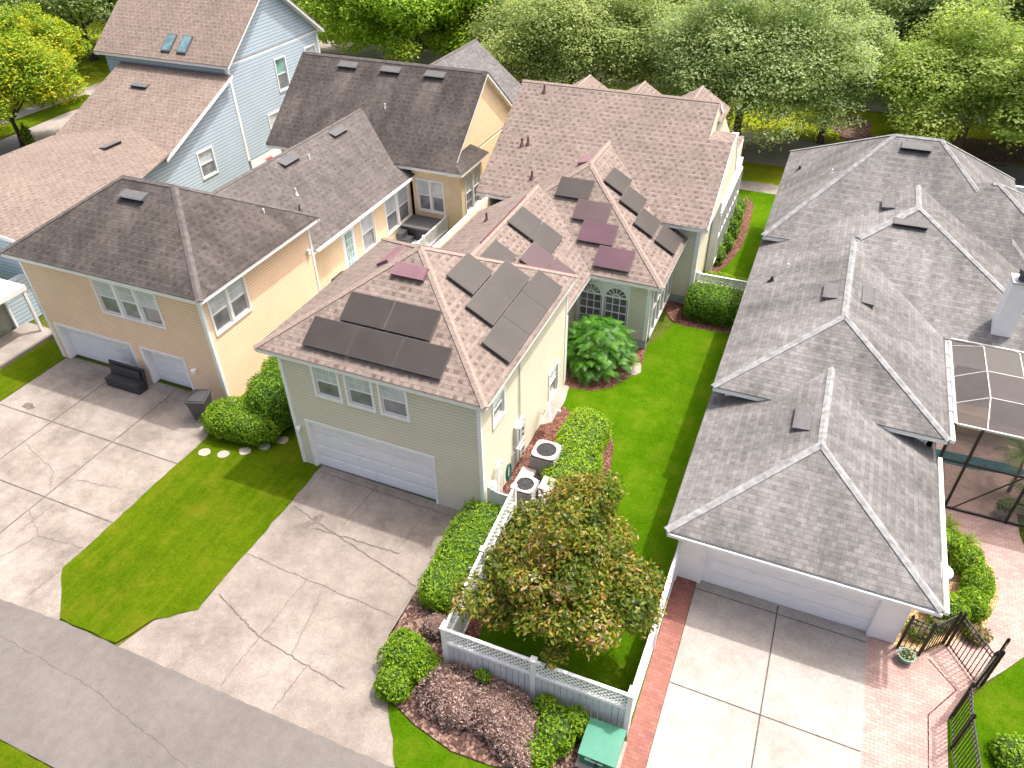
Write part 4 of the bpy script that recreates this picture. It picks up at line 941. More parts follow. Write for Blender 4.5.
# ================================================================== PEACH HOUSE
PH = thing('peach_house', 'peach siding house with weathered dark shingle roof and two white garage doors', 'house', (-23, 24, 0))
pf = Wall('Y', 16.2, -1); pr = Wall('X', -18.85, 1)
mb = MB(); pf.grid(mb, -27.65, -18.85, 0, 4.85, [hole(-24.0,-20.85,3.05,4.63), (-27.2,-23.25,-.1,1.72), (-22.65,-20.6,-.1,1.72)])
pr.grid(mb, 16.36, 22.7, 0, 4.85, [hole(16.52,18.55,3.02,4.62)]); Wall('X', -27.65, -1).grid(mb, 16.36, 22.7, 0, 4.85, []); Wall('Y', 22.7, 1).grid(mb, -27.5, -19.01, 0, 4.85, [])
mb.build('wall', M['sid_peach'], PH)
window(PH, pf, -24.0, -20.85, 3.05, 4.63, units=3, grid=(1,2), lower=(1,1)); window(PH, pr, 16.52, 18.55, 3.02, 4.62, units=2, grid=(1,2), lower=(1,1))
garage_door(PH, pf, -27.2, -23.25, 1.72, depth=.3, label='wide white garage door'); garage_door(PH, pf, -22.65, -20.6, 1.72, depth=.3, cols=4, label='narrow single white garage door')
mb = MB(); corner_trim(mb, -18.85, 16.2, 0, 4.8, 1, -1, .12); corner_trim(mb, -27.65, 16.2, 0, 4.8, -1, -1); corner_trim(mb, -18.85, 22.7, 0, 4.8, 1, 1); each(mb, 'corner_board', M['white'], PH)
mb = MB(); mb.lathe((-20.05,16.05,1.35), [(.06,0),(.1,.03),(.1,.15),(.05,.19)], 12); mb.box(-20.1,-20.0,16.05,16.19,1.4,1.5); mb.build('wall_lamp', M['white'], PH)
mb = MB(); pr.box(mb, 22.3, 22.45, .0, .12, 3.5, 3.7); mb.build('wall_lamp', M['white'], PH)
mb = MB(); pr.box(mb, 20.6, 21.5, .002, .03, .25, .5); mb.build('wall_vent', M['vent_grey'], PH)
kw = dict(mat='sh_peach', cap='cap_peach', capw=.13)
roof(PH, -28.05, -18.4, 15.87, 23.02, 5.0, .616, axis='X', name='garage_roof', **kw)
roof(PH, -26.9, -19.0, 20.5, 33.6, 3.3, .6, hips=(0,0), rake=False, name='link_roof', mat='sh_peach2', cap='cap_peach', capw=.1)
roof(PH, -27.6, -16.9, 31.5, 40.6, 3.87, .80, axis='X', hips=(0,0), ohang=.28, gmat='stucco_peach', name='main_roof', **kw)
roof(PH, -24.5, -16.97, 36.05, 43.4, 4.1, .80, hips=(0,0), rake=False, mat='sh_slate', cap='cap_peach', capw=.1, gmat='stucco_peach', name='front_roof')
p2 = Wall('X', -19.35, 1); p3 = Wall('Y', 31.9, -1); p3r = Wall('X', -16.9, 1)
mb = MB()
p2.grid(mb, 22.86, 31.9, 0, 3.2, [hole(25.4,26.6,.45,3.0,.05), hole(26.98,28.25,1.05,2.98), hole(29.25,31.72,1.0,2.95), ])
p3.grid(mb, -19.19, -16.38, 0, 3.75, [hole(-18.97,-17.37,1.33,3.14)]); p3.grid(mb, -27.3, -19.6, 3.1, 3.75, [])
p3r.grid(mb, 34.6, 40.2, 0, 3.75, []); Wall('Y', 40.2, 1).grid(mb, -27.3, -17.06, 0, 3.75, []); Wall('X', -27.3, -1).grid(mb, 22.8, 40.2, 0, 3.15, [])
Wall('X', -16.38, 1).grid(mb, 32.06, 34.4, 0, 3.7, [hole(32.3,34.2,1.3,3.45)]); Wall('Y', 34.4, 1).grid(mb, -16.9, -16.54, 0, 3.7, [])
Wall('X', -17.2, 1).grid(mb, 37.0, 43.0, 0, 4.0, [])
mb.build('wall', M['stucco_peach'], PH)
window(PH, p2, 26.98, 28.25, 1.05, 2.98, grid=(1,1)); window(PH, p2, 29.25, 31.72, 1.0, 2.95, units=2, grid=(1,1)); window(PH, p3, -18.97, -17.37, 1.33, 3.14, units=2, grid=(1,1))
window(PH, Wall('X', -16.38, 1), 32.3, 34.2, 1.3, 3.45, units=2, grid=(2,3), lower=(2,2))
mb = MB(); p2.box(mb, 25.45, 26.55, -.06, -.02, .5, 2.95); dr = mb.build('door', M['white'], PH); mb = MB(); p2.box(mb, 25.72, 26.28, -.03, -.012, .95, 2.7); mb.build('pane', M['pane_teal'], dr)
mb = MB()
for z in (1.3,1.65,2.0,2.35): p2.box(mb, 25.72, 26.28, -.012, -.004, z-.012, z+.012)
for a in (25.9,26.1): p2.box(mb, a-.01, a+.01, -.0125, -.0045, .95, 2.7)
mb.build('door_muntin', M['white'], dr)
# little hip roof over the bay
mb = MB(); A,B,Cc,D = (-16.9,31.45,3.86),(-16.08,31.45,3.86),(-16.08,34.75,3.86),(-16.9,34.75,3.86); E1,E2 = (-16.9,32.1,4.36),(-16.9,34.25,4.36)
mb.poly([A,B,E1]); mb.poly([B,Cc,E2,E1]); mb.poly([Cc,D,E2]); mb.poly([A,E1,E2,D]); mb.poly([A,D,Cc,B]); br = mb.build('bay_roof', M['sh_peach'], PH)
mb = MB(); mb.box(-16.88,-16.1,31.47,34.73,3.70,3.858); mb.build('fascia', M['white'], br)
for c, f, k in (((-23.4,18.8,6.83),'-Y',.616), ((-24.7,35.66,7.19),'-Y',.8), ((-22.06,35.66,7.19),'-Y',.8), ((-19.42,35.66,7.19),'-Y',.8), ((-22.55,30.75,5.43),'+X',.6), ((-22.55,26.7,5.43),'+X',.6)): roof_vent(PH, c, f, k, 1.15, .40)
for c, mt in (((-22.17,27.75,5.1),'white'), ((-21.6,33.9,5.7),'white'), ((-20.6,24.5,4.2),'vent_dark'), ((-21.2,25.2,4.6),'white'), ((-19.6,21.2,5.6),'white')): vent_pipe(PH, c, .3, .035, mt)
mb = MB(); mb.bar((-18.93,23.1,3.25),(-18.93,31.5,3.25),.10,.10); mb.build('gutter', M['white'], PH)
# deck with white railing
mb = MB()
for k in range(15): mb.box(-19.3+.14*k, -19.3+.14*k+.125, 23.0, 31.85, .38, .42)
mb.box(-19.25,-17.3,23.05,31.8,.1,.37)
dk = mb.build('wooden_deck', M['offwhite']); tag(dk, 'pale deck of boards behind the peach house between two roofs', 'deck')
t = thing('deck_railing', 'white railing along the outer edge of the pale deck', 'railing', (-17.3,29,.42)); mb = MB(); ml = MB()
for y in (24.5, 27, 29.3, 31.75): mb.box(-17.36,-17.24,y-.06,y+.06,.1,1.38)
for z in (.55,1.25): mb.box(-17.33,-17.27,24.5,31.75,z,z+.06)
mb.build('frame', M['white'], t)
for k in range(58): y = 24.56+k*.124; ml.box(-17.315,-17.285,y,y+.035,.6,1.26)
ml.build('balusters', M['white'], t)
t = thing('hot_tub', 'dark grey covered hot tub on the pale deck by the windows', 'hot tub', (-18.5,31.1,.42)); mb = MB(); mb.box(-19.2,-17.6,30.4,31.75,.42,1.02); mb.build('shell', M['black'], t); mb = MB(); mb.box(-19.24,-17.56,30.36,31.79,1.021,1.12); mb.box(-18.42,-18.36,30.36,31.79,1.12,1.13); mb.build('cover', M['vent_grey'], t)
mb = MB(); mb.box(-19.15,-18.45,29.7,30.28,.42,.7); mb.box(-19.15,-18.8,29.7,30.28,.7,.98); st = mb.build('tub_steps', M['bin']); tag(st, 'dark plastic steps in front of the covered hot tub', 'steps')
t = thing('grill', 'covered dark barbecue grill near the white glazed door on the deck', 'grill', (-18.6,24.0,.42)); mb = MB()
mb.box(-18.95,-18.3,23.6,24.4,1.1,1.35); mb.prism([Vector((-18.95,23.6,1.351)),Vector((-18.3,23.6,1.351)),Vector((-18.38,23.6,1.62)),Vector((-18.62,23.6,1.72)),Vector((-18.87,23.6,1.62))],(0,.8,0)); mb.build('lid', M['black'], t)
mb = MB()
for x in (-18.9,-18.38):
    for y in (23.66,24.32): mb.box(x,x+.05,y,y+.05,.42,1.1)
mb.build('frame', M['vent_grey'], t)
mb = MB(); mb.box(-18.9,-18.2,25.4,26.6,.421,.44); dm = mb.build('door_mat', M['bin']); tag(dm, 'dark mat on the deck in front of the white glazed door', 'mat')

# ================================================================== BLUE HOUSE
BH = thing('blue_house', 'tall pale blue house with tan brown shingle roof and two skylights', 'house', (-36, 32, 0))
br_ = Wall('X', -31.8, 1)
mb = MB()
holes = [hole(38.14,39.26,4.3,6.25), hole(41.25,42.44,4.3,6.2), hole(30.24,31.52,1.7,3.25), hole(36.6,38.7,1.5,3.4,.1)]
br_.grid(mb, 34.1, 42.85, 1.4, 6.8, [holes[0], holes[1], holes[3]]); Wall('Y', 34.1, -1).grid(mb, -40.9, -31.96, 3, 6.8, []); Wall('X', -40.9, -1).grid(mb, 34.3, 42.85, 0, 6.8, [])
br_.grid(mb, 26.0, 34.09, .3, 3.9, [holes[2]])
mb.prism([Vector((-31.8,28.4,3.9)),Vector((-31.8,34.09,3.9)),Vector((-31.8,34.09,6.2))], (-.16,0,0))
Wall('Y', 42.85, 1).grid(mb, -40.7, -31.96, 0, 6.8, []); Wall('X', -31.3, 1).grid(mb, 18.46, 26.2, 0, 3.9, []); Wall('X', -31.32, 1).grid(mb, 13.3, 18.3, 0, 2.12, [(15.0,16.9,-.1,2.0)]); Wall('Y', 18.3, -1).grid(mb, -39.7, -31.3, 0, 3.9, [])
mb.build('wall', M['sid_blue'], BH)
mb = MB(); Wall('X', -31.82, 1).box(mb, 34.3, 42.8, -.16, 0, 0, 1.4); mb.build('foundation', M['stucco_white'], BH)
window(BH, br_, 38.14,39.26,4.3,6.25, grid=(1,1), up='pane_teal'); window(BH, br_, 41.25,42.44,4.3,6.2, grid=(1,1)); window(BH, br_, 30.24,31.52,1.7,3.25, grid=(1,1), lower=(1,1)); window(BH, br_, 36.6,38.7,1.5,3.4, units=2, grid=(1,1), case=.1)
mb = MB(); corner_trim(mb, -31.8, 34.1, 1.4, 6.7, 1, -1, .16); corner_trim(mb, -31.8, 42.85, 0, 6.7, 1, 1, .16); each(mb, 'corner_board', M['white'], BH)
kw = dict(mat='sh_blue', cap='cap_blue', capw=.1)
roof(BH, -41.0, -31.8, 33.8, 43.15, 6.95, .76, axis='X', hips=(0,0), ohang=.38, gmat='sid_blue', name='main_roof', **kw)
x0, x1, ya, yb, z, k = -39.9, -30.6, 18.15, 28.15, 3.92, .12; xm = (x0+x1)/2; zr = z+k*(x1-x0)/2; yr = 27.9+(zr-3.80)/.424; mb = MB()
xc = -31.48; zc_ = z+k*(x1-xc); mb.poly([(x1,ya,z),(x1,25.4,z),(xc,yb,zc_),(xm,yr,zr),(xm,ya,zr)]); mb.poly([(x0,ya,z),(xm,ya,zr),(xm,yr,zr),(x0,yb,z)]); mb.poly([(x0,ya,z),(x1,ya,z),(xm,ya,zr)], 1); mb.poly([(x0,yb,z),(xm,yr,zr),(xc,yb,zc_),(xc,yb,z)]); mb.poly([(x1,25.4,z),(xc,yb,z),(xc,yb,zc_)]); mb.poly([(x0,ya,z),(x0,yb,z),(xc,yb,z),(x1,25.4,z),(x1,ya,z)])
rr_ = mb.build('rear_roof', [M['sh_blue'], M['sid_blue']], BH)
mb = MB(); mb.box(x1-.5,x1-.02,ya+.02,25.38,z-.17,z-.004); mb.build('fascia', M['white'], rr_)
for xa in (x0, x1):
    mb = MB(); p = Vector((xa,ya-.001,z+.01)); q = Vector((xm,ya-.001,zr+.01)); dn = Vector((0,0,-.18)); mb.prism([p,q,q+dn,p+dn], (0,-.03,0)); mb.build('rake_board', M['white'], rr_)
# lean-to slope rising to the tall block
mb = MB(); x0, x1 = -39.75, -31.5; yA, zA, yB, zB = 27.9, 3.80, 34.08, 6.42
mb.poly([(x0,yA,zA),(x1,yA,zA),(x1,yB,zB),(x0,yB,zB)]); mb.poly([(x0,yA,zA-.06),(x0,yB,zB-.06),(x1,yB,zB-.06),(x1,yA,zA-.06)]); mb.poly([(x1,yA,zA-.06),(x1,yB,zB-.06),(x1,yB,zB),(x1,yA,zA)]); mb.poly([(x0,yA,zA-.06),(x0,yA,zA),(x0,yB,zB),(x0,yB,zB-.06)]); mb.poly([(x0,yA,zA-.06),(x1,yA,zA-.06),(x1,yA,zA),(x0,yA,zA)])
lt = mb.build('lean_to_roof', M['sh_blue'], BH)
mb = MB(); p = Vector((x1,yA,zA+.01)); q = Vector((x1,yB,zB+.01)); dn = Vector((0,0,-.17)); mb.prism([p,q,q+dn,p+dn], (.03,0,0)); mb.build('rake_board', M['white'], lt)
u, s, n = slope_axes('-Y', .76)
for x in (-36.08, -34.92):
    zc = 6.95+.76*(34.64-33.8); mb = MB(); slope_item(mb, (x,34.64,zc), u, s, n, .66, 1.16, .09); so = mb.build('skylight', M['vent_grey'], BH); mb = MB(); slope_item(mb, (x,34.64,zc), u, s, n, .54, 1.04, .012, lift=.091); mb.build('pane', M['skyl'], so)
roof_vent(BH, (-36.9,32.5,5.74), '-Y', .424, 1.15, .42); roof_vent(BH, (-34.4,27.2,4.38), '+X', .12, 1.1, .42); roof_vent(BH, (-38.2,21.5,4.14), '-X', .12, 1.1, .42)
mb = MB(); mb.box(-33.5,-29.9,13.2,17.3,2.15,2.38); mb.box(-30.05,-29.92,13.3,13.42,0,2.15); mb.box(-30.05,-29.92,17.1,17.22,0,2.15); mb.build('porch_roof', M['white'], BH)
mb = MB(); mb.box(-31.43,-31.38,15.02,16.88,.05,1.95); mb.build('door', M['olive'], BH)
mb = MB(); mb.box(-31.28,-31.2,14.9,15.0,0,2.1); mb.box(-31.28,-31.2,16.9,17.0,0,2.1); mb.build('door_frame', M['white'], BH)
mb = MB(); mb.box(-31.2,-29.3,13.2,17.4,0,.14); tag(mb.build('porch_slab', M['walk']), kind='structure')
t = thing('white_fence', 'low white fence with towels at the foot of the tall blue wall', 'fence', (-30.6,37,0)); mb = MB()
for k in range(40): mb.box(-30.65,-30.6,33.3+k*.15,33.3+k*.15+.13,.1,1.5)
mb.box(-30.68,-30.58,33.3,39.3,1.5,1.56); mb.build('boards', M['white'], t)
mb = MB(); mb.prism([Vector((-30.56,34.3,.8)),Vector((-30.56,34.85,.85)),Vector((-30.56,34.85,1.60)),Vector((-30.56,34.3,1.60))],(.02,0,0)); mb.box(-30.72,-30.54,34.3,34.85,1.6,1.62); tw = mb.build('towel', M['redcloth']); tag(tw, 'red towel draped over the white fence by the blue wall', 'towel')

# ================================================================== LATTICE FENCES OF THE GREEN HOUSE
def board_fence(label, p, q, h=1.78, lat=.56, gap=.15, zcap=True):
    t = thing('lattice_fence', label, 'fence', (p[0], p[1], 0)); L = math.dist(p, q); dx, dy = (q[0]-p[0])/L, (q[1]-p[1])/L; nx, ny = -dy, dx
    P = lambda a, d, z: Vector((p[0]+dx*a+nx*d, p[1]+dy*a+ny*d, z))
    def bx(m, a0, a1, d0, d1, z0, z1): m.prism([P(a0,d0,z0), P(a1,d0,z0), P(a1,d1,z0), P(a0,d1,z0)], (0,0,z1-z0))
    n = max(1, round(L/2.4)); po = []
    for k in range(n+1):
        a = L*k/n; m = MB(); bx(m, a-.065, a+.065, -.065, .065, 0, h+.06); c = P(a,0,h+.06); m.prism([c+Vector((-.085,-.085,0)), c+Vector((.085,-.085,0)), c+Vector((.085,.085,0)), c+Vector((-.085,.085,0))], (0,0,.04)); m.build('post', M['white'], t)
    bo = MB(); ra = MB(); la = MB()
    for k in range(n):
        a0, a1 = L*k/n+.066, L*(k+1)/n-.066; nb = int((a1-a0)/.155); w = (a1-a0)/nb
        for j in range(nb): bx(bo, a0+j*w+.009, a0+(j+1)*w-.009, -.018, .018, .05, h-lat-.045)
        bx(ra, a0, a1, -.045, .045, h-lat-.045, h-lat+.045); bx(ra, a0, a1, -.04, .04, h-.02, h+.03); bx(ra, a0, a1, -.035, .035, .03, .12)
        zb, zt = h-lat+.03, h-.02; H_ = zt-zb; s_ = -H_
        while s_ < a1-a0:
            for sg in (1, -1):
                u0, u1 = s_, s_+H_; z0, z1 = (zb, zt) if sg > 0 else (zt, zb)
                if u0 < 0: z0 = z0+(z1-z0)*(-u0/H_); u0 = 0
                if u1 > a1-a0: z1 = z1-(z1-z0)*((u1-(a1-a0))/(u1-u0)); u1 = a1-a0
                if u1-u0 > .03: la.bar(P(a0+u0, .008*sg, z0), P(a0+u1, .008*sg, z1), .012, .042)
            s_ += gap
    bo.build('boards', M['offwhite'], t); ra.build('rail', M['white'], t); la.build('lattice', M['white'], t); return t
board_fence('white board fence with lattice top facing the alley below the magnolia', (-6.07,9.46), (-1.2,9.52))
board_fence('white lattice top fence on the left of the magnolia beside the clipped hedge', (-6.10,9.62), (-6.35,14.75), h=1.7)
board_fence('white lattice top fence between the lawn and the red brick band', (-1.2,9.68), (-1.16,14.62), h=1.72)
board_fence('short white lattice fence across the side lawn behind the big hedge', (-3.93,30.6), (-1.2,30.6), h=1.35, lat=.45)
t = thing('gate', 'curved top white board gate between the sage house and the lattice fence', 'gate', (-6.9,14.8,0)); mb = MB()
for k in range(7):
    a = -7.28+k*.135; zt = 1.42-.16*math.sin(math.pi*(k+.5)/7)**1+(.0 if k < 4 else -.02*(k-3)); mb.box(a, a+.125, 14.76, 14.8, .06, zt)
mb.box(-7.28,-6.34,14.8,14.83,.3,.38); mb.box(-7.28,-6.34,14.8,14.83,1.0,1.08); mb.build('boards', M['offwhite'], t)
mb = MB(); mb.box(-6.55,-6.51,14.72,14.76,.75,.93); mb.build('handle', M['black'], t)

# ================================================================== SMALL THINGS
def condenser(label, x, y, z, w, h, seed):
    t = thing('air_conditioner', label, 'air conditioner', (x, y, z), 'air conditioning condensers beside the green house'); a = w/2
    mb = MB(); mb.box(x-a-.08,x+a+.08,y-a-.08,y+a+.08,0.02,z); mb.build('pad', M['walk'], t)
    mb = MB(); mb.box(x-a+.03,x+a-.03,y-a+.03,y+a-.03,z,z+h-.04); mb.build('coil', M['black'], t)
    mb = MB()
    for k in range(int(h/.075)-1): zz = z+.05+k*.075; mb.box(x-a,x+a,y-a,y+a,zz,zz+.035)
    for sx in (-1,1):
        for sy in (-1,1): mb.box(x+sx*a-.03*(sx>0)-.0*(sx<0), x+sx*a+.03*(sx<0)+.004*sx, y+sy*a-.03*(sy>0), y+sy*a+.03*(sy<0)+.004*sy, z, z+h-.04)
    mb.build('louvres', M['ac'], t)
    mb = MB(); n = 28; r = a*.80; ring = []; 
    for k in range(n):
        c0, c1 = 2*math.pi*k/n, 2*math.pi*(k+1)/n
        def sq(t_):
            cx, sy = math.cos(t_), math.sin(t_); m_ = max(abs(cx), abs(sy)); q = min(1/m_, 1.22); return (x+a*1.02*cx*q, y+a*1.02*sy*q)
        i0 = (x+r*math.cos(c0), y+r*math.sin(c0)); i1 = (x+r*math.cos(c1), y+r*math.sin(c1)); o0, o1 = sq(c0), sq(c1)
        mb.prism([Vector((*i0, z+h-.04)), Vector((*o0, z+h-.04)), Vector((*o1, z+h-.04)), Vector((*i1, z+h-.04))], (0,0,.045))
    mb.build('top_cover', M['ac_top'], t)
    mb = MB()
    for k in range(5): mb.prism([Vector((x+.06*math.cos(q), y+.06*math.sin(q), z+h-.13+dz)) for q, dz in ((1.2566*k,0),(1.2566*k+.9,.03))]+[Vector((x+r*.92*math.cos(q), y+r*.92*math.sin(q), z+h-.13+dz)) for q, dz in ((1.2566*k+.75,.05),(1.2566*k+.1,0))], (0,0,.008))
    mb.lathe((x,y,z+h-.16),[(.09,0),(.09,.09),(.04,.11)],14); mb.build('fan', M['metal'], t)
    mb = MB()
    for rr in (r*.25, r*.42, r*.58, r*.74, r*.9): mb.tube([(x+rr*math.cos(q), y+rr*math.sin(q), z+h+.0) for q in [2*math.pi*k/20 for k in range(21)]], .006, 4, cap=False)
    for k in range(8): q = math.pi*k/4; mb.bar((x,y,z+h+.002),(x+r*math.cos(q),y+r*math.sin(q),z+h+.002),.012,.008)
    mb.build('grille', M['black'], t)
condenser('larger grey air conditioner condenser with dark open fan top on the mulch', -6.28, 17.42, .14, .86, .88, 1)
condenser('smaller pinkish topped air conditioner condenser next to the curved gate', -6.42, 15.85, .1, .72, .72, 2)
mb = MB(); mb.box(-6.95,-6.45,16.35,16.95,.02,.42); mb.box(-6.9,-6.5,16.4,16.9,.42,.44); o = mb.build('pool_pump_box', M['ac_top']); tag(o, 'low pale equipment box on the mulch between the two condensers', 'equipment box')
mb = MB(); mb.box(-6.0,-5.55,15.9,16.5,.05,.75); o = mb.build('recycling_bin', M['ac']); tag(o, 'grey plastic bin standing right of the smaller condenser', 'bin')
t = thing('satellite_dish', 'white satellite dish on a short mast at the sage house side wall', 'satellite dish', (-7.2,19.3,0)); mb = MB(); dc = Vector((-6.98,19.35,.98)); dn = Vector((.85,.30,.18)).normalized(); a_ = dn.cross(Vector((0,0,1))).normalized(); b_ = dn.cross(a_)
rings = [[dc+dn*(.09*(r_/.34)**2)+(a_*math.cos(q)*r_*.92+b_*math.sin(q)*r_*1.08) for q in [2*math.pi*k/24 for k in range(24)]] for r_ in (.04,.12,.2,.28,.34)]
for r0, r1 in zip(rings, rings[1:]):
    for k in range(24): j = (k+1)%24; mb.poly([r0[k], r0[j], r1[j], r1[k]]); o_ = -dn*.012; mb.poly([r1[k]+o_, r1[j]+o_, r0[j]+o_, r0[k]+o_])
for k in range(24): j = (k+1)%24; mb.poly([rings[-1][k], rings[-1][j], rings[-1][j]-dn*.012, rings[-1][k]-dn*.012])
mb.poly(rings[0]); mb.build('dish', M['white'], t)
mb = MB(); mb.tube([dc-b_*(-.3)+dn*.05, dc+dn*.42+b_*.1], .016, 6); mb.box(dc.x+dn.x*.42-.05,dc.x+dn.x*.42+.07,dc.y+dn.y*.42-.05,dc.y+dn.y*.42+.05,dc.z+dn.z*.42-.12,dc.z+dn.z*.42); mb.build('arm', M['lgrey'], t)
mb = MB(); mb.tube([(-7.33,19.45,.75),(-7.15,19.42,.75),(-7.08,19.4,.95)], .025, 8); mb.build('mast', M['metal'], t)
# green transformer
t = thing('transformer_box', 'green electrical transformer cabinet against the lattice fence corner', 'transformer', (-1.6,8.8,0)); mb = MB()
mb.box(-2.02,-1.18,8.42,9.24,.06,.52); mb.build('body', M['transf'], t)
mb = MB(); mb.prism([Vector((-2.06,8.36,.521)),Vector((-2.06,9.28,.521)),Vector((-2.06,9.28,.66)),Vector((-2.06,8.85,.66)),Vector((-2.06,8.36,.58))], (.92,0,0)); mb.build('lid', M['transf'], t)
mb = MB(); mb.box(-2.03,-1.17,8.40,8.417,.44,.47); mb.box(-1.62,-1.60,8.405,8.418,.08,.44); mb.box(-1.66,-1.56,8.38,8.405,.22,.3); mb.build('hasp', M['vent_dark'], t)
mb = MB(); mb.box(-1.9,-1.45,8.408,8.418,.30,.36); mb.box(-1.9,-1.75,8.408,8.418,.38,.43); mb.build('warning_label', M['white'], t); mb = MB(); mb.box(-2.1,-1.08,8.3,9.32,0.02,.06); mb.build('pad', M['walk'], t)
# wheeled bin
t = thing('wheeled_bin', 'dark wheeled rubbish bin between the peach garage and the round hedge', 'bin', (-19.3,15.2,0)); mb = MB(); cx, cy = -19.28, 15.25
an = .35; ca, sa = math.cos(an), math.sin(an)
def rp(x, y, z): return Vector((cx+x*ca-y*sa, cy+x*sa+y*ca, z))
lo = [rp(x,y,.08) for x, y in ((-.25,-.25),(.25,-.25),(.25,.25),(-.25,.25))]; hi = [rp(x,y,1.0) for x, y in ((-.34,-.36),(.34,-.36),(.34,.34),(-.34,.34))]
mb.poly(lo[::-1]); mb.poly(hi)
for k in range(4): j = (k+1)%4; mb.poly([lo[k], lo[j], hi[j], hi[k]])
mb.build('body', M['bin'], t)
mb = MB(); mb.prism([rp(-.37,-.40,1.0), rp(.37,-.40,1.0), rp(.37,.40,1.0), rp(-.37,.40,1.0)], (0,0,.045)); mb.prism([rp(-.3,-.33,1.046), rp(.3,-.33,1.046), rp(.27,.30,1.046), rp(-.27,.30,1.046)], (0,0,.03)); mb.bar(rp(-.3,.46,.98), rp(.3,.46,.98), .04); mb.build('lid', M['bin'], t)
for s_ in (-1,1):
    mb = MB(); c = rp(.3*s_,.28,.12); ax = Vector((ca,sa,0)); mb.tube([c-ax*.03, c+ax*.03], .12, 14); mb.build('wheel', M['black'], t)
# black storage box leaning at the garage door
t = thing('storage_bench', 'long black panel bench standing against the white garage door', 'bench', (-23.3,15.7,0)); mb = MB()
mb.box(-24.3,-22.6,15.35,15.75,.03,.42); mb.build('seat', M['black'], t); mb = MB(); mb.prism([Vector((-24.36,15.70,.1)),Vector((-22.54,15.70,.1)),Vector((-22.54,15.84,.95)),Vector((-24.36,15.84,.95))], (0,.06,0)); mb.prism([Vector((-24.2,15.685,.45)),Vector((-22.7,15.685,.45)),Vector((-22.7,15.735,.86)),Vector((-24.2,15.735,.86))], (0,.02,0)); mb.build('backrest', M['black'], t)
# stepping stones
SP = [(-17.95,13.69,'westernmost flat round stepping stone, nearest the peach driveway'), (-17.25,13.86,'second stepping stone from the peach driveway in the lawn'), (-16.64,14.28,'middle one of the five pale stepping stones'), (-16.15,14.76,'fourth stepping stone from the peach driveway, near the hedge'), (-15.73,15.28,'last stepping stone, nearest the sage garage corner')]
for i, (x, y, lb) in enumerate(SP):
    rr = random.Random(i); m = MB(); pts = [Vector((x+(.22+rr.uniform(-.02,.02))*math.cos(a), y+(.20+rr.uniform(-.02,.02))*math.sin(a), .01)) for a in [2*math.pi*k/16 for k in range(16)]]; m.prism(pts, (0,0,.04)); tag(m.build('stepping_stone', M['stone']), lb, 'stepping stone', 'pale stepping stones in the lawn')

# ================================================================== HEDGES AND SHRUBS
HM = [M['lf_hedge'], M['innerg']]; HD_ = [M['lf_hedged'], M['innerg']]
def shrub(name, label, cat, blobs, mats, size=.09, dens=420, seed=1, group=None, **kw):
    o = mound(name, None, blobs, mats, size, dens, seed=seed, **kw); return tag(o, label, cat, group)
shrub('hedge', 'rounded flat topped clipped hedge beside the dark bin', 'hedge', [(-17.25,15.2,.55,1.5,.85,.60,2.9,.10)], HM, .08, 950, 41, rough=.09)
shrub('hedge', 'taller dark clipped hedge between the peach wall and the sage garage', 'hedge', [(-16.55,16.4,.95,1.0,1.1,1.0,3.0,.2),(-17.0,17.6,.95,.8,.9,.95,2.8)], HD_, .08, 900, 42, rough=.12)
shrub('hedge', 'boxy bright hedge between the stained driveway and the white fence', 'hedge', [(-7.12,13.35,.46,.82,1.35,.50,4.5,.0),(-7.15,11.75,.46,.68,.95,.48,4.5,.0)], HM, .075, 1050, 43, rough=.08)
shrub('shrub', 'loose bright shrub at the corner of driveway and mulch bed', 'shrub', [(-7.15,9.15,.45,.62,.55,.5,2.6),(-6.55,9.0,.42,.5,.42,.42,2.4),(-7.05,8.4,.35,.48,.5,.4,2.5),(-7.35,9.5,.62,.25,.22,.3,2)], HM, .08, 850, 44, rough=.2)
for i, (x, y, r_, h_, lb) in enumerate([(-5.6,8.75,.9,.62,'leftmost of the dry mauve brown shrubs by the alley fence'), (-4.4,8.75,.95,.60,'middle dry mauve brown shrub by the alley fence'), (-3.55,8.4,.65,.5,'rightmost dry mauve brown shrub, touching the green shrub')]):
    shrub('dry_shrub', lb, 'shrub', [(x,y,.2,r_,.72,h_,2.3),(x+.3,y-.3,.2,r_*.6,.5,h_*.8,2.3)], [M['lf_dry'], M['innerb']], .085, 900, 50+i, 'dry brown shrubs in the front mulch bed', rough=.2, asp=.3, jitter=1.2, skip=.25)
shrub('dry_shrub', 'small brown twiggy shrub between the boxy hedge and the fence corner', 'shrub', [(-6.85,10.35,.25,.42,.35,.28,2.3)], [M['lf_dry'], M['innerb']], .07, 520, 55, asp=.3, jitter=1.2, rough=.2)
shrub('shrub', 'uneven yellow green shrub next to the green transformer', 'shrub', [(-2.75,8.75,.42,.5,.55,.45,2.6),(-2.35,9.1,.5,.3,.3,.4,2.3),(-3.0,8.2,.3,.45,.4,.34,2.3),(-3.15,9.2,.4,.35,.25,.4,2.3)], HM, .08, 750, 56, rough=.2, skip=.22)
shrub('shrub', 'tiny green sprig growing at the foot of the lattice fence', 'shrub', [(-4.9,9.22,.72,.24,.16,.2,2)], HM, .07, 500, 57, rough=.2)
shrub('hedge', 'long flat light green hedge beside the condensers and side lawn', 'hedge', [(-5.5,19.0,.42,.82,1.25,.46,4.0),(-5.3,17.3,.42,.85,1.1,.45,4.0),(-5.75,20.1,.35,.6,.45,.4,2.6)], [M['lf_bright'], M['innerg']], .08, 950, 58, rough=.11)
shrub('hedge', 'large rectangular clipped hedge in front of the short lattice fence', 'hedge', [(-2.85,29.35,.66,1.22,.78,.70,6.0)], HD_, .08, 950, 59, rough=.03)
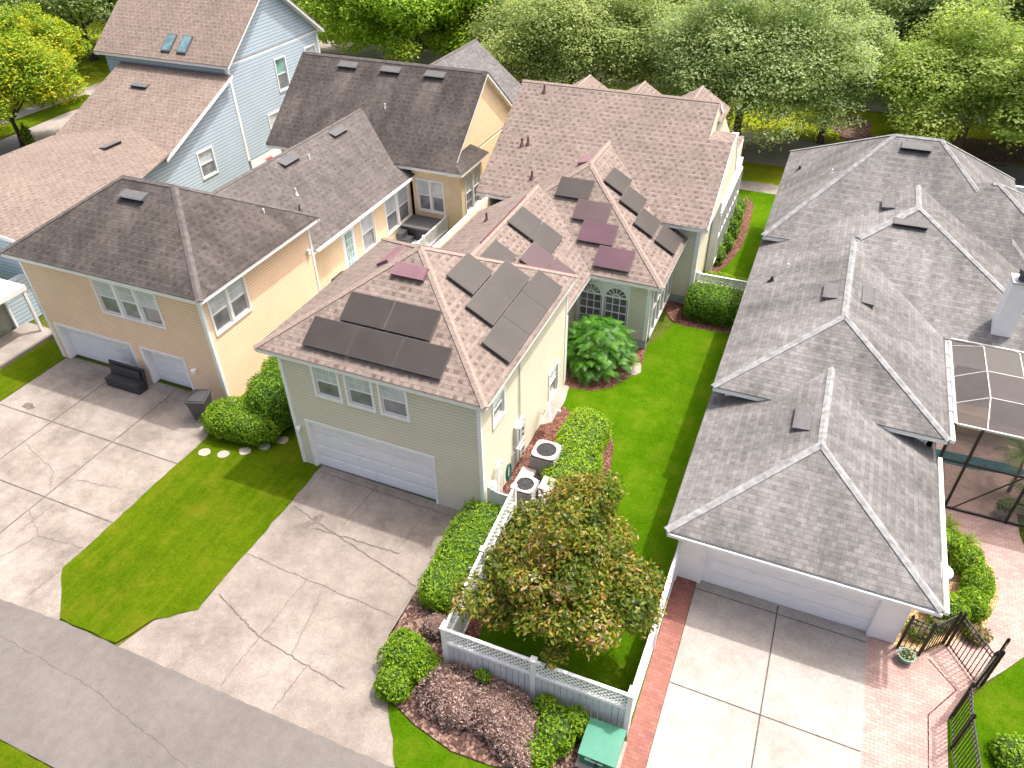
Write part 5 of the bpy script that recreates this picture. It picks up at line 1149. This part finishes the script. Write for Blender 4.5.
shrub('hedge', 'low rounded bright hedge just behind the short lattice fence', 'hedge', [(-3.1,31.75,.4,.85,.55,.42,3.0),(-1.9,31.7,.4,.75,.5,.42,3.0)], [M['lf_bright'], M['innerg']], .09, 520, 60, rough=.05)
for i, (x, y, h_, lb) in enumerate([(-3.75,34.6,.45,'nearest low dark plant under the grid windows'), (-3.6,36.0,.5,'second low dark plant under the grid windows'), (-3.55,37.6,.55,'third low dark plant under the grid windows'), (-3.6,39.2,.55,'fourth low plant along the mulch under the grid windows'), (-3.7,40.7,.5,'farthest low plant by the front sidewalk')]):
    shrub('shrub', lb, 'shrub', [(x,y,h_*.8,.5,.62,h_,2.2)], HD_, .13, 200, 61+i, 'low plants along the side of the green house', rough=.2)
shrub('shrub', 'C-shaped bright green bush under the silver grey garage eave', 'shrub', [(6.15,18.75,.4,.55,.4,.42,2.4),(6.75,18.2,.42,.42,.45,.45,2.4),(6.95,17.35,.45,.4,.55,.48,2.5),(6.75,16.5,.42,.45,.45,.45,2.4),(6.2,16.2,.4,.55,.42,.42,2.4)], HM, .08, 800, 70, rough=.12)
shrub('shrub', 'small sparse yellowing shrub by the dark metal gate', 'shrub', [(6.9,15.75,.2,.35,.3,.25,2)], [M['lf_mag'], M['innerb']], .08, 380, 71, rough=.25)
shrub('shrub', 'ragged low planting behind the short dark metal fence', 'shrub', [(5.45,15.3,.22,.4,.3,.28,2),(6.0,15.75,.2,.35,.25,.25,2)], [M['lf_hedged'], M['innerb']], .08, 300, 72, rough=.3, skip=.3)
shrub('shrub', 'yellow green bush on the lawn at the bottom right corner', 'shrub', [(7.5,12.4,.25,.45,.5,.35,2.2)], HM, .09, 420, 73, rough=.22)
for i, (x, y, lb) in enumerate([(6.35,19.75,'spiky yellow green grass clump nearest the pool enclosure'), (6.95,19.35,'smaller spiky grass clump at the pink paver edge')]):
    t = thing('ornamental_grass', lb, 'grass clump', (x,y,0), 'spiky grass clumps by the pavers'); fronds('blades', t, (x,y,.02), 46, .52-.1*i, .018, 'lf_ygreen', 80+i, up=1.3, droop=.9, seg=4)
mb = MB(); mb.tube([(6.35+.42*math.cos(a), 19.0+.35*math.sin(a), .22) for a in [math.pi*k/12 for k in range(13)]], .05, 8); o = mb.build('garden_edging', M['white']); tag(o, 'curved white edging above the C-shaped bush', 'edging')
mb = MB(); mb.lathe((6.0,17.45,.02), [(.28,0),(.33,.1),(.32,.5),(.26,.55)], 16); o = mb.build('utility_drum', M['lgrey']); tag(o, 'pale lilac grey round cover inside the C-shaped bush', 'drum')
# philodendron
t = thing('philodendron', 'large glossy leaved philodendron in front of the arched windows', 'plant', (-6.4,24.2,0))
rng = np.random.default_rng(5); Q = []; RN = []
for k in range(640):
    a = rng.uniform(0, 2*math.pi); rr = rng.uniform(0, 1)**.6; hh = 2.05*(1-rr**2.2*.74)+rng.normal(0,.1)-.1
    bx_, by_ = -6.55+1.4*rr*math.cos(a), 24.15+1.45*rr*math.sin(a); el = rng.uniform(-.9, .35); a2 = a+rng.normal(0,.5)
    d = np.array([math.cos(a2)*math.cos(el), math.sin(a2)*math.cos(el), math.sin(el)]); sd = np.array([-math.sin(a2), math.cos(a2), 0]); up_ = np.cross(sd, d); L = rng.uniform(.30,.55); p = np.array([bx_,by_,hh]); r_ = rng.uniform(.05,.98)
    for i in range(8):
        q = p+d*L/8; wl_ = L*(.42,.40,.37,.33,.27,.2,.13,.05)[i]
        for s_ in (-1, 1):
            tip = p+sd*s_*wl_+d*L*.10-np.array([0,0,wl_*.25]); Q.append([p, p+d*L*.085, tip+d*L*.045, tip]); RN.append(r_+rng.uniform(-.08,.08))
        p = q; d = d-np.array([0,0,.07]); d /= np.linalg.norm(d)
v, f = ICO; ev = v*np.array([.8,.85,.75])+np.array([-6.4,24.15,.55]); ev[:,2] = np.maximum(ev[:,2], 0)
quads_obj('leaves', np.array(Q), np.clip(np.array(RN), .01, .99), [M['lf_philo'], M['innerg']], t, (ev.tolist(), f))
mb = MB()
for k in range(7): a = k*.9; mb.tube([(-6.4+.15*math.cos(a),24.15+.15*math.sin(a),0),(-6.4+.5*math.cos(a),24.15+.5*math.sin(a),.7)], [.05,.025], 6)
mb.build('stems', M['bark'], t)

# ================================================================== TREES
mg = tree('magnolia', 'bronze tinged magnolia tree inside the white lattice fence', 'magnolia', -3.65, 11.8, 4.2, 2.15, 2.7, 1.75, 'lf_mag', 91, nblob=150, per=900, size=.14, trunk_r=.11, bl=(.13,.28), shellp=.30, up=.5, inner='innerg', asp=.42, zg=0, bark='barkd')
rng = np.random.default_rng(9); n = 150; cs = np.array([[-5.3,13.6,2.3],[-5.5,12.9,2.0],[-5.55,12.2,1.75],[-5.0,13.9,2.4]]); ii = rng.integers(0, 4, n); P = cs[ii]+rng.normal(0, [.22,.35,.2], (n,3))
quads_obj('blossoms', leaf_quads(P, np.tile([0,-.3,1.0],(n,1)), .13, .6, .8, rng), rng.uniform(0,.99,n), [M['lf_flower']], mg)
OG = 'street trees behind the houses'
T = [
 ('oak_tree','wide dusty green oak behind the rose brown roof ridge','oak',-16.9,50.6,9.7,7.4,5.6,4.9,'lf_oak',101,170,420,.26,.3),
 ('oak_tree','grey green oak whose drooping branches hang over the street beside the rose brown gable','oak',-5.3,50.2,9.8,6.6,5.8,5.0,'lf_oakd',102,175,420,.25,.3),
 ('oak_tree','smaller grey green oak with foliage reaching down in front of the brown mulch patch','oak',-0.3,53.6,8.2,3.9,3.7,3.6,'lf_oakd',100,100,380,.25,.2),
 ('oak_tree','yellow green oak on two pale trunks right of the mulch bed','oak',7.8,54.2,8.5,6.0,5.6,4.1,'lf_ygreen',103,150,400,.26,.28),
 ('oak_tree','olive green oak standing behind the right end of the silver grey roof','oak',13.6,52.0,8.2,5.2,5.2,3.9,'lf_ygreen',104,120,380,.27,.28),
 ('tree','bright lime green tree behind the dark ridge of the peach house','tree',-32.4,53.5,10.0,6.4,5.2,4.8,'lf_bright',105,120,380,.29,.26),
 ('tree','bright green tree right of the charcoal front roof peak','tree',-27.0,56.5,10.0,5.4,5.0,4.8,'lf_bright',106,110,360,.29,.26),
 ('golden_tree','golden yellow tree by the far left street','tree',-50.4,33.2,7.4,4.4,5.2,3.7,'lf_yellow',107,140,380,.21,.16),
 ('golden_tree','golden green tree right behind the yellow one','tree',-56.6,41.0,7.0,3.6,3.8,3.0,'lf_yellow',108,80,330,.22,.13),
 ('oak_tree','grey green oak at the top left corner','oak',-64,52,11.5,9.5,8.5,6.0,'lf_oakd',109,160,360,.33,.35),
 ('tree','grey green shrubby tree behind the tan roof of the blue house','tree',-58,63,11,9,8,5.8,'lf_oakd',110,140,340,.36,.3),
 ('tree','bright green tree in the gap between the two big oaks','tree',0.9,66,11.8,4.4,4.4,5.6,'lf_bright',111,100,320,.34,.25),
 ('oak_tree','dusty oak behind the bright gap tree on the right','oak',9.0,67,13.0,6.4,6.2,6.6,'lf_oak',112,130,320,.36,.3),
 ('oak_tree','far right yellow green oak at the top corner','oak',20.5,61,12.5,7.2,6.6,6.0,'lf_ygreen',113,130,330,.34,.3),
 ('oak_tree','pale oak behind the wide dusty oak, left of centre','oak',-16,66,14,8.5,7.0,7.0,'lf_oakd',114,140,320,.36,.3),
 ('tree','bright tree at the top edge between oaks','tree',-5.0,69,13.0,5.4,5.4,6.6,'lf_bright',115,110,320,.36,.28),
 ('tree','green tree beyond the street above the peach house','tree',-37,65,13,8,7,6.6,'lf_bright',116,120,320,.38,.3),
 ('tree','dark leafed tree beyond the blue house gable','tree',-46.5,58,11.5,7.0,6.5,5.6,'lf_oakd',117,120,320,.36,.3),
 ('tree','background tree between the far bright trees','tree',-27,73,15,9,8,7.8,'lf_oak',118,120,300,.42,.35),
 ('tree','tall background tree at the top right','tree',27,76,16,10,9,8.2,'lf_oak',119,120,300,.44,.35),
 ('tree','background tree behind the central oaks','tree',2,84,17,10,9,9,'lf_oakd',120,120,300,.46,.35),
 ('tree','background tree behind the left oaks','tree',-45,80,17,12,9,9,'lf_oak',121,130,300,.5,.4),
 ('tree','background tree at the far top left','tree',-74,70,16,12,9,8,'lf_oak',122,130,300,.5,.4),
 ('oak_tree','low spreading olive oak just right of the silver grey roof end','oak',15.5,57.5,8.8,5.4,4.8,4.0,'lf_oak',123,100,350,.28,.25),
 ('oak_tree','grey oak to the right of the street gap behind the silver grey roof','oak',5.0,62.5,10.5,4.6,4.2,4.6,'lf_oakd',124,90,350,.28,.25),
]
for (nm, lb, ct, x, y, h, rx, ry, rz, lf, sd, nb, per, sz, tr) in T:
    kw = dict(hang=.6) if nm == 'oak_tree' else {}
    tree(nm, lb, ct, x, y, h, rx, ry, rz, lf, sd, nblob=nb, per=int(per*(3.0 if sd <= 104 else 2.2 if sd <= 108 else 1.6)), size=sz*(.74 if sd <= 104 else .84), trunk_r=tr, bark='bark' if sd in (103,104) else 'barkd', **kw)
for i, (x, y, lb) in enumerate([(-7.3,50.9,'left small golden shrub under the drooping oak'), (-5.9,51.6,'middle small golden shrub under the drooping oak'), (-4.7,51.4,'right small golden shrub under the drooping oak')]):
    pass
shrub('shrub', 'thin yellow shrub in the far left street beside the tan roof', 'shrub', [(-49.6,33.2,.9,.35,.35,1.0,2.0)], [M['lf_yellow'], M['innerg']], .16, 90, 130, rough=.2)
# far wood beyond the park: one mass
rngw = np.random.default_rng(77); blobs = [(rngw.uniform(-150,110), rngw.uniform(95,150), rngw.uniform(2,6), rngw.uniform(6,11), rngw.uniform(6,10), rngw.uniform(6,10)) for _ in range(60)]
wo = mound('far_wood', None, blobs, [M['lf_oakd'], M['innerg']], 1.3, 1.1, seed=140, rough=.2); tag(wo, 'dense green wood filling the distance beyond the park', 'wood', kind='stuff')

# ================================================================== LIGHT, SKY, CAMERA
w = bpy.data.worlds.new('World'); scene.world = w; w.use_nodes = True; nt = w.node_tree
SUN_EL, SUN_AZ = 66.5, 41.0      # azimuth clockwise from +Y
sky = nt.nodes.new('ShaderNodeTexSky'); sky.sky_type = 'NISHITA'; sky.sun_disc = False; sky.sun_elevation = R(SUN_EL); sky.sun_rotation = R(SUN_AZ); sky.air_density = .6; sky.dust_density = 8.0; sky.ozone_density = 0.0
nt.links.new(sky.outputs[0], nt.nodes['Background'].inputs[0]); nt.nodes['Background'].inputs[1].default_value = .15
sl = bpy.data.lights.new('sun', 'SUN'); sl.energy = 2.0; sl.angle = R(1.2); sl.color = (1, .965, .91)
so = bpy.data.objects.new('sun', sl); C.objects.link(so)
d = Vector((math.sin(R(SUN_AZ))*math.cos(R(SUN_EL)), math.cos(R(SUN_AZ))*math.cos(R(SUN_EL)), math.sin(R(SUN_EL)))); so.rotation_euler = d.to_track_quat('Z', 'Y').to_euler(); so.location = d*60
cd = bpy.data.cameras.new('camera'); cam = bpy.data.objects.new('camera', cd); C.objects.link(cam); scene.camera = cam
yaw, pitch, roll, f = -4.07068185e-01, 6.62241553e-01, -1.54302904e-02, 745.094
cy, sy, cp, sp_ = math.cos(yaw), math.sin(yaw), math.cos(pitch), math.sin(pitch)
F = Vector((sy*cp, cy*cp, -sp_)); r = Vector((cy, -sy, 0)); u = r.cross(F); cr, sr = math.cos(roll), math.sin(roll)
r2 = r*cr+u*sr; u2 = -r*sr+u*cr
from mathutils import Matrix
Mx = Matrix((r2, u2, -F)).transposed().to_4x4(); Mx.translation = Vector((0,0,18.27)); cam.matrix_world = Mx
cd.sensor_fit = 'HORIZONTAL'; cd.sensor_width = 36; cd.lens = f*36/1024; cd.clip_end = 2000; cd.clip_start = .1
scene.render.resolution_x = 1024; scene.render.resolution_y = 768
vs = scene.view_settings; vs.view_transform = 'Standard'; vs.look = 'None'; vs.gamma = 1; vs.use_curve_mapping = False; vs.exposure = 1.12
